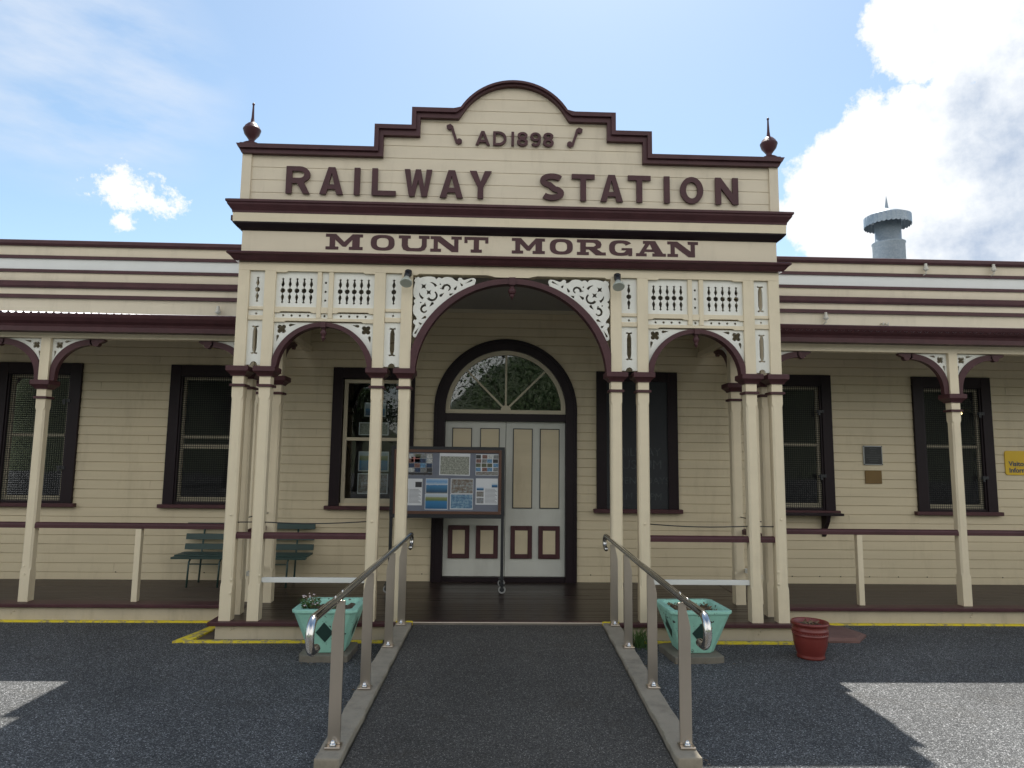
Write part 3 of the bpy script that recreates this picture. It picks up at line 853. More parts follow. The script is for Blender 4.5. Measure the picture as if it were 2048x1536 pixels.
# roof plate over the portico, ceiling under it, side walls behind the frieze
MB().box(-2.50, 2.50, 0.11, W - 0.003, 4.00, 4.03).build('portico_roof', GALV, ST)
MB().box(-2.86, -2.738, 0.34, W - 0.003, 4.022, 4.075).build('gutter', MAROON, ST)  # unseen strip added behind the cornice to widen the portico's left shadow
MB().box(-2.50, 2.50, 0.11, W - 0.002, 3.500, 3.530).build('ceiling', CEIL, ST)
MB().box(-2.50, 2.50, W - 0.050, W - 0.016, 3.455, 3.499).build('ceiling_moulding', SASH, ST)
for sx in (-1, 1):
    a, b = sorted((sx*2.52, sx*2.61)); MB().box(a, b, 0.11, W - 0.02, 3.411, 3.490).build('beam', CREAM, ST)
    # pierced side frieze with its own small arch
    yc, hw_, r_ = 0.55, 0.197, 0.20
    arc = [(yc + hw_*cos(pi*k/16), 2.60 + 0.25*sin(pi*k/16)) for k in range(17)]
    poly = [(0.353, 2.50), (0.353, 3.41), (0.747, 3.41), (0.747, 2.50)] + [(yc + hw_ - 0.0005, 2.5)] + arc + [(yc - hw_ + 0.0005, 2.50)]
    poly = [(0.3525, 2.60), (0.3525, 3.41), (0.7475, 3.41), (0.7475, 2.60)] + arc[1:-1]
    MB().pierced(poly, [circ(yc - 0.09, 3.22, 0.02), circ(yc + 0.09, 3.22, 0.02), circ(yc, 3.22, 0.02)], 0, 0.02, 'yz', sx*2.56).build('fretwork_panel', WHITE, ST)
    m = MB(); m.loft([[(sx*2.53, yc + (hw_ - 0.002)*cos(pi*k/16), 2.598 + 0.248*sin(pi*k/16)), (sx*2.59, yc + (hw_ - 0.002)*cos(pi*k/16), 2.598 + 0.248*sin(pi*k/16)),
                       (sx*2.59, yc + (hw_ - 0.045)*cos(pi*k/16), 2.59 + 0.215*sin(pi*k/16)), (sx*2.53, yc + (hw_ - 0.045)*cos(pi*k/16), 2.59 + 0.215*sin(pi*k/16))] for k in range(17)])
    m.build('arch', MAROON, ST)
    a, b = sorted((sx*2.40, sx*2.48)); MB().box(a, b, 0.854, W - 0.02, 2.936, 3.00).build('beam', CREAM, ST)
    MB().box(a + 0.02, b - 0.02, 0.854, W - 0.02, 3.0005, 3.49).build('gable_board', SIDING, ST)

# ---- stepped parapet
half = [(2.646, 4.08), (2.646, 4.60), (1.322, 4.60), (1.322, 4.838), (0.966, 4.838), (0.966, 5.026), (0.575, 5.026)]
Rp, zp = 0.600, 4.772
arc = [(Rp*sin(radians(a)), zp + Rp*cos(radians(a))) for a in range(62, -1, -3)]
half_o = half + [(0.556, 5.030)] + arc
sil = [(-x, z) for x, z in half_o] + [(x, z) for x, z in half_o[::-1]][1:]
sil = [p for i, p in enumerate(sil) if i == 0 or (Vector(p) - Vector(sil[i-1])).length > 1e-4]
# backing board, then lapped boards on the face clipped to the outline
pb = MB(); pb.pierced(sil, [], 0.020, 0.16)
po = pb.build('parapet', PARA, ST)
def half_width(z):
    if z < 4.60: return 2.556
    if z < 4.838: return 1.322
    if z < 5.026: return 0.966
    return sqrt(max(0.0, Rp**2 - (z - zp)**2)) if z > 5.05 else 0.545
sd = MB(); brk = [4.081, 4.5995, 4.8375, 5.0255]
for a, b in zip(brk, brk[1:]):
    w_ = half_width((a + b)/2); siding(sd, 0.018, -w_, w_, a, b, 4.193 - 0.128, 0.128, 0.0055)
zs_ = [5.0255 + (5.366 - 5.0255)*k/24 for k in range(25)]
for a, b in zip(zs_, zs_[1:]):
    wa, wb = half_width(a), half_width(b)
    f = lambda z: wa + (wb - wa)*(z - a)/(b - a)
    siding_piece(sd, 0.018, a, b, lambda z: -f(z), lambda z: f(z), 4.193 - 0.128, 0.128, 0.0055)
sd.build('parapet_boards', PARA, ST, weld=False)
for sx in (-1, 1):
    a, b = sorted((sx*2.556, sx*2.648)); MB().box(a, b, -0.006, 0.185, 4.081, 4.60).build('corner_board', PARA, ST, 0.004)
# coping in two steps following the outline
outer = [(2.696, 4.655), (1.367, 4.655), (1.367, 4.888), (1.008, 4.888), (1.008, 5.073), (0.600, 5.073), (0.575, 5.078)]
mid   = [(2.672, 4.612), (1.324, 4.612), (1.324, 4.845), (0.965, 4.845), (0.965, 5.030), (0.575, 5.030), (0.560, 5.040)]
inner = [(2.646, 4.568), (1.282, 4.568), (1.282, 4.788), (0.926, 4.788), (0.926, 4.980), (0.552, 4.980), (0.538, 4.995)]
ang = list(range(58, -1, -4)) + [0] if 58 % 4 else list(range(58, -1, -4))
ang = [58, 54, 50, 46, 42, 38, 34, 30, 26, 22, 18, 14, 10, 6, 2, 0]
outer += [(0.625*sin(radians(a)), 4.758 + 0.625*cos(radians(a))) for a in ang]
mid   += [(0.603*sin(radians(a)), 4.757 + 0.603*cos(radians(a))) for a in ang]
inner += [(0.583*sin(radians(a)), 4.756 + 0.583*cos(radians(a))) for a in ang]
def full(h): return [(-x, z) for x, z in h] + [(x, z) for x, z in h[::-1]][1:]
def band(o, i, y0, y1, name, mat):
    m = MB(); m.loft([[(p[0], y0, p[1]), (q[0], y0, q[1]), (q[0], y1, q[1]), (p[0], y1, p[1])] for p, q in zip(full(o), full(i))]); return m.build(name, mat, ST)
band(outer, mid, -0.062, 0.215, 'coping', MAROON)
band(mid, inner, -0.036, 0.019, 'coping', MAROON)
# finials
for sx in (-1, 1):
    m = MB()
    m.lathe([(0.080, 0), (0.084, 0.012), (0.070, 0.022), (0.040, 0.030), (0.030, 0.045), (0.028, 0.060), (0.045, 0.085), (0.072, 0.120), (0.083, 0.155), (0.086, 0.163),
             (0.086, 0.172), (0.078, 0.180), (0.070, 0.200), (0.045, 0.228), (0.020, 0.246), (0.013, 0.300), (0.0095, 0.380), (0.008, 0.425), (0.012, 0.432), (0.013, 0.440), (0.008, 0.450), (0.001, 0.452)], (sx*2.607, 0.10, 4.700), 20)
    f = m.build('finial', MAROON, ST)
    m = MB(); m.box(sx*2.607 - 0.085, sx*2.607 + 0.085, 0.015, 0.185, 4.6555, 4.7005); m.build('plinth', MAROON, f, 0.004)

# ---- lettering
def sans(ch, w, s):
    """outline and holes of a block letter: unit height, width w, stroke s"""
    if ch == 'I': return [rect(0, s, 0, 1)], []
    if ch == 'L': return [[(0,0),(w,0),(w,s*0.85),(s,s*0.85),(s,1),(0,1)]], []
    if ch == 'T': return [[(w/2-s/2,0),(w/2+s/2,0),(w/2+s/2,1-s*0.85),(w,1-s*0.85),(w,1),(0,1),(0,1-s*0.85),(w/2-s/2,1-s*0.85)]], []
    if ch == 'A':
        s1 = s*1.12; zi = 0.80; f = lambda z: s1 + (w/2 - s1)*z/zi; ap = s*0.58
        return [[(0,0),(s1,0),(f(0.19),0.19),(w-f(0.19),0.19),(w-s1,0),(w,0),(w/2+ap,1),(w/2-ap,1)]], [[(f(0.36),0.36),(w-f(0.36),0.36),(w/2,zi)]]
    if ch == 'W':
        t = 0.205*w
        return [[(0,1),(t,1),(.275*w,.33),(.405*w,1),(.595*w,1),(.725*w,.33),(w-t,1),(w,1),(.825*w,0),(.625*w,0),(.5*w,.60),(.375*w,0),(.175*w,0)]], []
    if ch == 'Y': return [[(w/2-s/2,0),(w/2+s/2,0),(w/2+s/2,.42),(w,1),(w-s*1.2,1),(w/2,.60),(s*1.2,1),(0,1),(w/2-s/2,.42)]], []
    if ch == 'N': return [[(0,0),(s,0),(s,.60),(w-s*0.95,0),(w,0),(w,1),(w-s,1),(w-s,.40),(s*0.95,1),(0,1)]], []
    if ch == 'O': return [circ(w/2, .5, w/2, 32, .5)], [circ(w/2, .5, w/2 - s, 32, .5 - s*0.92)]
    if ch == 'D':
        o = [(0,0)] + [(w*0.42 + w*0.58*cos(radians(a)), .5 + .5*sin(radians(a))) for a in range(-90, 91, 12)] + [(0,1)]
        i = [(s,s*0.85)] + [(w*0.42 + (w*0.58 - s)*cos(radians(a)), .5 + (.5 - s*0.85)*sin(radians(a))) for a in range(-90, 91, 12)] + [(s,1-s*0.85)]
        return [o], [i]
    if ch == 'R':
        zc, rz = 0.70, 0.30; xc = w*0.55; rx = w*0.45
        bowl = [(xc + rx*cos(radians(a)), zc + rz*sin(radians(a))) for a in range(-60, 91, 15)]
        o = [(0,0),(s,0),(s,.38),(w*.46,.38),(w-s*1.15,0),(w,0),(w*0.76,.40)] + bowl + [(0,1)]
        i = [(s,.40+s*0.6)] + [(xc + (rx - s)*cos(radians(a)), zc + (rz - s*0.82)*sin(radians(a))) for a in range(-90, 91, 15)] + [(s,1-s*0.82)]
        i[0] = (s, zc - (rz - s*0.82))
        return [o], [i]
    if ch == 'S':
        r1x, r1z = w/2 - s/2, 0.25 - s*0.22
        up = [(w/2 + r1x*cos(radians(a)), 0.735 + (0.265 - s/2)*sin(radians(a))) for a in range(28, 255, 14)]
        dn = [(w/2 + r1x*cos(radians(a)), 0.265 + (0.265 - s/2)*sin(radians(a))) for a in range(75, -153, -14)]
        return [stroke(up + dn, s)], []
    if ch == '8':
        def xw(z):
            a = max(0, 1 - ((z - .28)/.28)**2); b = max(0, 1 - ((z - .755)/.245)**2)
            return max(w/2*sqrt(a), w*0.46*sqrt(b))
        zz = [0.5 - 0.5*cos(pi*k/40) for k in range(41)]
        r = [(w/2 + xw(z), z) for z in zz]; l = [(w/2 - xw(z), z) for z in zz[1:-1]][::-1]
        return [r + l], [circ(w/2, .28, w/2 - s, 18, .28 - s*0.85), circ(w/2, .755, w*0.46 - s, 18, .245 - s*0.80)]
    if ch == '9':
        cx = w/2; big = 0.5*w
        tail_o = [(cx + big*cos(radians(a)), 0.42 + 0.42*sin(radians(a))) for a in range(0, -141, -14)]
        tail_i = [(cx + (big - s)*cos(radians(a)), 0.42 + (0.42 - s*0.9)*sin(radians(a))) for a in range(-140, -20, 14)]
        loop = [(cx + big*cos(radians(a)), 0.69 + 0.31*sin(radians(a))) for a in range(-48, -361, -14)]
        return [tail_o + tail_i + loop], [circ(cx, .69, big - s, 20, .31 - s*0.85)]

def slab(ch):
    t = 0.19
    if ch == 'M':
        w = 2.10; return w, [[(0,0),(.72,0),(.72,t),(.53,t),(.53,.64),(w/2-.10,.20),(w/2+.10,.20),(w-.60,.64),(w-.60,t),(w-.78,t),(w-.78,0),(w,0),(w,t),(w-.18,t),(w-.18,1-t),(w,1-t),(w,1),(w-.58,1),(w/2,.50),(.58,1),(0,1),(0,1-t),(.22,1-t),(.22,t),(0,t)]], []
    if ch == 'U':
        w = 2.02; return w, [[(0,1),(.78,1),(.78,1-t),(.60,1-t),(.60,.40),(.66,.26),(.80,.20),(w-.72,.20),(w-.56,.26),(w-.50,.40),(w-.50,1-t),(w-.70,1-t),(w-.70,1),(w,1),(w,1-t),(w-.18,1-t),(w-.18,.32),(w-.30,.10),(w-.56,0),(.56,0),(.30,.10),(.20,.32),(.20,1-t),(0,1-t)]], []
    if ch == 'N':
        w = 1.92; return w, [[(0,0),(.66,0),(.66,t),(.46,t),(.46,.66),(w-.60,0),(w-.20,0),(w-.20,1-t),(w,1-t),(w,1),(w-.64,1),(w-.64,1-t),(w-.46,1-t),(w-.46,.36),(.62,1),(0,1),(0,1-t),(.20,1-t),(.20,t),(0,t)]], []
    if ch == 'T':
        w = 1.55; return w, [[(w/2-.36,0),(w/2+.36,0),(w/2+.36,t),(w/2+.17,t),(w/2+.17,1-t),(w-.20,1-t),(w-.20,.60),(w,.60),(w,1),(0,1),(0,.60),(.20,.60),(.20,1-t),(w/2-.17,1-t),(w/2-.17,t),(w/2-.36,t)]], []
    if ch in 'OG':
        w = 1.45
        def se(rx, rz, a):
            c, s_ = cos(a), sin(a); k = 0.72
            return (w/2 + rx*math.copysign(abs(c)**k, c), .5 + rz*math.copysign(abs(s_)**k, s_))
        if ch == 'O': return w, [[se(w/2, .5, 2*pi*k/36) for k in range(36)]], [[se(w/2 - .36, .5 - t, 2*pi*k/36) for k in range(36)]]
        o = [se(w/2, .5, radians(a)) for a in range(30, 305, 10)]
        i = [se(w/2 - .36, .5 - t, radians(a)) for a in range(300, 39, -10)]
        return w, [o + [(w-.28,.13),(w-.22,0),(w,0),(w,.50),(w*.54,.50),(w*.54,.36),(w-.36,.36)] + i + [(w-.42,.66)]], []
    if ch == 'R':
        w = 1.75; return w, [[(0,0),(.72,0),(.72,t),(.54,t),(.54,.36),(.74,.36),(1.14,0),(w,0),(w,t),(w-.24,t),(1.20,.40),(1.42,.48),(1.50,.68),(1.44,.86),(1.24,1),(0,1),(0,1-t),(.20,1-t),(.20,t),(0,t)]], [[(.54,.54),(1.0,.54),(1.12,.61),(1.14,.68),(1.10,.76),(1.0,1-t),(.54,1-t)]]
    if ch == 'A':
        w = 1.86; return w, [[(0,0),(.66,0),(.66,t),(.50,t),(.56,.29),(1.10,.29),(1.18,t),(1.02,t),(1.02,0),(w,0),(w,t),(w-.18,t),(1.20,1),(.44,1),(.44,1-t),(.58,1-t),(.20,t),(0,t)]], [[(.64,.45),(1.02,.45),(.86,.80)]]

def letter(polys, holes, x, z, w, h, uw, y, th, mat=MAROON):
    """place a unit-height letter of unit width uw into the box x..x+w, z..z+h"""
    f = lambda p: (x + p[0]*w/uw, z + p[1]*h)
    m = MB()
    for p in polys: m.pierced([f(q) for q in p], [[f(q) for q in hh] for hh in holes], y, th)
    return m.build('letter', mat, ST)
def put_sans(ch, x0, x1, z0, z1, stroke_m, y=-0.018, th=0.022):
    w = (x1 - x0)/(z1 - z0); p, hh = sans(ch, w, stroke_m/(z1 - z0)); letter(p, hh, x0, z0, x1 - x0, z1 - z0, w, y, th)
ZL0, ZL1 = 4.172, 4.452
for ch, a, b in (('R',-2.212,-1.981),('A',-1.886,-1.660),('I',-1.555,-1.498),('L',-1.383,-1.148),('W',-1.068,-0.798),('A',-0.720,-0.493),('Y',-0.431,-0.215),
                 ('S',0.262,0.500),('T',0.575,0.803),('A',0.858,1.083),('T',1.133,1.360),('I',1.492,1.545),('O',1.654,1.884),('N',2.006,2.235)):
    put_sans(ch, a, b, ZL0 + (0.006 if a < -0.9 else 0.0), ZL1 - (0.006 if a > 0 else 0), 0.057)
for ch, a, b in (('A',-0.379,-0.238),('D',-0.207,-0.074),('I',-0.026,0.000),('8',0.030,0.139),('9',0.161,0.267),('8',0.288,0.396)):
    put_sans(ch, a, b, 4.722, 4.866, 0.027)
for word, xs_ in (('MOUNT', ((-1.806,-1.450),(-1.374,-1.145),(-1.105,-0.808),(-0.799,-0.496),(-0.470,-0.237))), ('MORGAN', ((-0.008,0.315),(0.363,0.588),(0.629,0.912),(0.945,1.172),(1.210,1.504),(1.520,1.824)))):
    for ch, (a, b) in zip(word, xs_):
        uw, p, hh = slab(ch); letter(p, hh, a, 3.630, b - a, 0.155, uw, -0.004, 0.0045)
# scroll ornaments either side of the date
for sx, cx in ((-1, -0.592), (1, 0.607)):
    k = 1 if sx < 0 else -1
    P = [(-0.058, 0.062), (-0.066, 0.086), (-0.042, 0.098), (-0.022, 0.080), (-0.010, 0.030), (0.010, -0.030), (0.024, -0.075), (0.046, -0.090), (0.066, -0.078), (0.064, -0.052)]
    m = MB(); m.pierced([(cx + k*x, 4.824 + z) for x, z in stroke(P, 0.026)], [], -0.012, 0.016)
    for (x, z) in ((-0.048, 0.072), (0.052, -0.064)):
        m.prism(circ(cx + k*x, 4.824 + z, 0.024, 16), -0.015, 0.004)
    m.build('scroll_ornament', MAROON, ST)

# ---- verandah wings: parapet bands, roof, gutter, beam, brackets
for sx in (-1, 1):
    a0, a1 = (-WX, -2.685) if sx < 0 else (2.685, WX)
    def strip(z0, z1, y0, mat, name):
        MB().box(a0, a1, W + y0, W + 0.16, z0, z1).build(name, mat, ST)
    strip(3.02, 3.540, 0.0, PARA, 'parapet_wall')
    strip(3.5405, 3.585, -0.035, MAROON, 'band_moulding')
    strip(3.5855, 3.664, -0.028, PARA, 'parapet_wall')
    m = MB(); m.prismx([(W + 0.16, 3.6645), (W - 0.060, 3.6645), (W - 0.078, 3.685), (W - 0.082, 3.735), (W - 0.060, 3.748), (W + 0.16, 3.748)], a0, a1); m.build('band_moulding', MAROON, ST)
    strip(3.7485, 3.867, 0.0, PARA, 'parapet_wall')
    strip(3.8675, 3.904, -0.020, MAROON, 'band_moulding')
    strip(3.9045, 4.040, 0.0, BAND, 'parapet_band')
    strip(4.0405, 4.080, -0.020, MAROON, 'band_moulding')
    strip(4.0805, 4.200, 0.0, PARA, 'parapet_wall')
    m = MB(); m.prismx([(W + 0.20, 4.2005), (W - 0.03, 4.2005), (W - 0.055, 4.222), (W - 0.055, 4.262), (W - 0.02, 4.276), (W + 0.20, 4.276)], a0, a1); m.build('coping', MAROON, ST)
    # corrugated roof over the verandah, ceiling boards below it
    m = MB(); nn = int((a1 - a0)/0.0125); vs = []; fs = []
    for k in range(nn + 1):
        x = lerp(a0, a1, k/nn); wv = 0.011*sin(2*pi*x/0.075)
        lift = (max(0.0, -x - 3.1)*0.0080 if sx < 0 else -0.016)
        vs += [(x, 0.490, 3.047 + wv + lift), (x, W - 0.002, 3.355 + wv)]
    for k in range(nn): fs.append((2*k, 2*k + 2, 2*k + 3, 2*k + 1))
    m.add(vs, fs, True); m.build('verandah_roof', ROOFM, ST)
    m = MB(); m.loft([[(x, 0.62, 2.990), (x, W - 0.016, 3.300), (x, W - 0.016, 3.312), (x, 0.62, 3.000)] for x in (a0, a1)]); m.build('ceiling', CEIL, ST)
    # ogee gutter
    zt = 3.058 if sx < 0 else 3.085
    prof = [(0.56, zt - 0.03), (0.505, zt - 0.004), (0.480, zt), (0.474, zt - 0.012), (0.484, zt - 0.040), (0.510, zt - 0.075), (0.540, zt - 0.100), (0.552, zt - 0.125), (0.552, zt - 0.172), (0.66, zt - 0.172), (0.66, zt - 0.03)]
    m = MB(); m.prismx(prof, a0, a1 if sx > 0 else -2.64) if sx < 0 else m.prismx(prof, 2.64, a1); m.build('gutter', MAROON, ST)
    m = MB(); b0, b1 = (a0, -2.64) if sx < 0 else (2.64, a1)
    m.box(b0, b1, PW, PW + 0.09, 2.838, 2.96); m.build('beam', CREAM, ST, 0.005)

def bracket(x, y, dx, dy, zc, zt, reach=0.585, half=0.05, t=0.028):
    """curved maroon brace with scroll end and pierced white spandrel; (dx, dy) is its direction"""
    def P(u, t, z):   # u along the direction, t across
        return (x + dx*u - dy*t, y + dy*u + dx*t, z)
    n = 22; out = []; inn = []
    H_ = zt - zc
    for k in range(n + 1):
        a = lerp(0, pi/2, k/n)
        # quarter ellipse centred at (reach*0.86, zc)
        rx, rz = 0.40, H_ - 0.008
        out.append((half + rx - rx*cos(a), zc + rz*sin(a)))
        rx2, rz2 = 0.345, H_ - 0.060
        inn.append((half + rx - rx2*cos(a), zc - 0.03 + rz2*sin(a) + 0.024*k/n))
    out = [(half, zc - 0.08)] + out; inn = [(half + 0.052, zc - 0.08)] + inn
    tail_in = [(half + 0.385, zt - 0.050)] + [(half + 0.445 - 0.036*cos(radians(d)), zt - 0.046 - 0.036*sin(radians(d))) for d in range(0, 181, 20)] + [(half + 0.50, zt - 0.040), (reach, zt - 0.020)]
    out += [(u, zt - 0.006) for u, _ in tail_in]; inn += tail_in
    m = MB()
    m.loft([[P(o[0], -t, o[1]), P(i[0], -t, i[1]), P(i[0], t, i[1]), P(o[0], t, o[1])] for o, i in zip(out, inn)])
    br = m.build('bracket', MAROON, ST)
    # spandrel
    arc = [(o[0] - 0.001, o[1] + 0.001) for o in out[4:22]]
    poly = [(half, zt - 0.004), (half, arc[0][1])] + arc + [(arc[-1][0], zt - 0.004)]
    holes = [quatrefoil(half + 0.068, zt - 0.070, 0.036), teardrop((half + 0.135, zt - 0.032), (half + 0.195, zt - 0.024), 0.013), teardrop((half + 0.030, zt - 0.142), (half + 0.022, zt - 0.205), 0.012)]
    s = MB(); s.pierced(poly, holes, -0.009, 0.018)
    s.v = [P(u, t_, z) for u, t_, z in s.v]
    s.build('spandrel', WHITE, br)
for sx in (-1, 1):
    for X in (4.815, 6.97):
        for d in (-1, 1): bracket(sx*X, PW + 0.048, d, 0, 2.475, 2.838)
    bracket(sx*2.675, PW + 0.048, sx, 0, 2.475, 2.838)
    bracket(sx*2.442, 0.80, 0, 1, 2.50, 2.935, t=0.016)

# ---- insulators on the wing parapets
def insulator(x, y, z):
    m = MB(); m.lathe([(0.018, -0.055), (0.020, -0.048), (0.034, -0.040), (0.036, -0.028), (0.022, -0.018), (0.026, -0.006), (0.026, 0.006), (0.014, 0.016), (0.020, 0.030), (0.016, 0.040), (0.001, 0.045)], (x, y - 0.06, z), 14)
    m.tube([(x, y - 0.06, z - 0.05), (x, y - 0.06, z - 0.085), (x - 0.01, y - 0.02, z - 0.10), (x - 0.01, y + 0.004, z - 0.10)], 0.008, 6)
    m.build('insulator', CERAM, ST)
insulator(5.378, W, 4.165); insulator(6.272, W, 4.175); insulator(4.045, W, 3.500); insulator(-3.56, W, 3.43)
m = MB(); m.tube([(4.79, W, 3.42), (4.79, W - 0.05, 3.40), (4.79, W - 0.06, 3.43)], 0.010, 6); m.tube([(4.84, W, 3.42), (4.85, W - 0.05, 3.39), (4.85, W - 0.06, 3.43)], 0.010, 6); m.build('bracket_stub', CERAM, ST)

# ---- flue above the roof
FX, FY = 6.215, 4.0
m = MB(); m.lathe([(0.236, 4.2), (0.236, 5.165), (0.246, 5.172), (0.246, 5.190), (0.190, 5.215), (0.190, 5.60)], (FX, FY, 0), 32)
fl_ = m.build('chimney', GALV, ST)
m = MB(); vs = []; fs = []; n = 96
for k in range(n):
    a = 2*pi*k/n; sc = 0.022*abs(sin(a*16))
    vs += [(FX + 0.345*cos(a), FY + 0.345*sin(a), 5.625), (FX + 0.345*cos(a), FY + 0.345*sin(a), 5.487 - sc)]
for k in range(n): fs.append((2*k, 2*k + 1, (2*k + 3) % (2*n), (2*k + 2) % (2*n)))
m.add(vs, fs, True)
m.lathe([(0.345, 5.625), (0.20, 5.70), (0.03, 5.775), (0.026, 5.79), (0.022, 5.83), (0.001, 5.99)], (FX, FY, 0), 32, False)
m.build('chimney_cap', GALV, fl_)
# low roof of the main block behind the parapet
m = MB(); m.loft([[(x, W + 0.16, 3.95), (x, 6.6, 4.15), (x, 6.6, 3.92), (x, W + 0.16, 3.92)] for x in (-WX, WX)]); m.build('roof', ROOFM, ST)

# ------------------------------------------------------------------ yellow edging on the ground
def edging(pts, w, label, name='kerb_edging'):
    """painted concrete strip following pts"""
    m = MB(); o = stroke(pts, w)
    m.loft([[(x, y, -0.02) for x, y in o], [(x, y, 0.016) for x, y in o]])
    ob = m.build(name, YELLOW, None, 0.003); p = pts[0]; rebase(ob, (p[0], p[1], 0))
    return tag(ob, label, 'edging', 'yellow painted edging')
edging([(-2.86, -0.118), (-1.12, -0.105)], 0.055, 'yellow painted strip on the asphalt in front of the portico, on the flower planter side')
edging([(1.13, -0.105), (2.90, -0.112)], 0.055, 'yellow painted strip on the asphalt in front of the portico, behind the red pot')
m = MB()
m.loft([[(-2.95, -0.150, z), (-2.80, -0.089, z), (-2.755, 0.281, z), (-2.735, 0.50, z), (-2.825, 0.50, z), (-2.87, 0.20, z)] for z in (-0.02, 0.020)])
ob = m.build('kerb_edging', YELLOW, None, 0.003); rebase(ob, (-2.85, 0.1, 0)); tag(ob, 'short yellow corner strip slanting back from the portico to the verandah', 'edging', 'yellow painted edging')
edging([(-9.0, 0.606), (-2.80, 0.610)], 0.045, 'long thin yellow strip under the verandah on the bench side')
edging([(2.72, 0.610), (9.0, 0.606)], 0.045, 'long thin yellow strip under the verandah beyond the red pot')
m = MB(); m.loft([[(-2.79, -0.085, z), (-2.645, -0.075, z), (-2.645, 0.55, z), (-2.74, 0.50, z)] for z in (-0.02, 0.006)])
tag(rebase(m.build('soil_patch', SOIL), (-2.7, 0.2, 0)), 'small dark bare patch enclosed by the yellow corner strip', 'soil')

# ------------------------------------------------------------------ stainless handrails
def handrail(side, bases, label):
    R_ = empty('handrail', (bases[0][0], bases[0][1], 0.08), label, 'handrail', 'stainless handrails beside the ramp')
    r = 0.021
    def zr(y): return lerp(0.862, 0.893, (y + 2.49)/2.67)
    def xr(y): return lerp(bases[0][0], bases[-1][0], (y - bases[0][1])/(bases[-1][1] - bases[0][1]))
    yn, yf = -2.62, 0.30
    P = []
    # near end: level run, then a half-turn down and back
    cr = 0.078
    zt = zr(yn) + 0.004
    near = []
    yb = -2.985 if side < 0 else -2.86
    for k in range(13):
        a = radians(90 + 180*k/12); near.append((xr(yb), yb + cr*cos(a), zt - cr + cr*sin(a)))
    near.append((xr(yb), yb + 0.05, zt - 2*cr)); 
    far = []; yc = 0.40; zt2 = zr(yf)
    for k in range(13):
        a = radians(90 - 180*k/12); far.append((xr(yc), yc + 0.062*cos(a), zt2 - 0.062 + 0.062*sin(a)))
    far.append((xr(yc), yc - 0.03, zt2 - 0.124))
    P = near[::-1] + [(xr(yn - 0.06), yn - 0.06, zt), (xr(yn), yn, zr(yn))] + [(xr(y), y, zr(y)) for y in (-2.2, -1.6, -1.0, -0.4, 0.1)] + [(xr(yf), yf, zt2)] + far
    MB().tube(P, r, 16).build('rail', STEEL, R_)
    for end in (near[-1], far[-1]):
        MB().ball(end, r*1.02, 1, 1, 8).build('end_cap', STEEL, R_)
    m = MB()
    for y in (-2.58, -2.42): m.ball((xr(y), y, zr(y) + r), 0.006, 1, 1, 6)
    m.build('weld', STEEL, R_)
    for x, y, z in bases:
        w = 0.034; t = zr(y) - r*0.8
        m = MB(); s_ = side
        # flat bar post, outer corner tapered at the top
        prof = [(x - w, z + 0.012), (x + w, z + 0.012), (x + w, t - (0.13 if s_ > 0 else 0.0)), (x + (w if s_ < 0 else 0.006), t), (x - (w if s_ > 0 else 0.006), t), (x - w, t - (0.13 if s_ < 0 else 0.0))]
        m.prism(prof, y - 0.006, y + 0.006)
        p = m.build('rail_post', BRUSH, R_, 0.002)
        m = MB(); m.box(x - 0.042, x + 0.042, y - 0.045, y + 0.030, z, z + 0.012); m.build('base_plate', BRUSH, p, 0.003)
        m = MB(); m.lathe([(0.018, 0.0), (0.018, 0.012), (0.012, 0.014), (0.012, 0.024), (0.004, 0.032)], (x, y - 0.024, z + 0.012), 10); m.build('bolt', STEEL, p)
handrail(-1, [(-1.016, -2.49, 0.077), (-1.004, -1.63, 0.105), (-0.982, -0.73, 0.134), (-0.962, -0.10, 0.156)], 'stainless steel handrail on the ramp kerb in front of the planter with flowers')
handrail(1, [(0.909, -2.50, 0.077), (0.942, -1.61, 0.105), (0.955, -0.74, 0.134), (0.960, -0.10, 0.156)], 'stainless steel handrail on the ramp kerb in front of the planter with only dry soil')

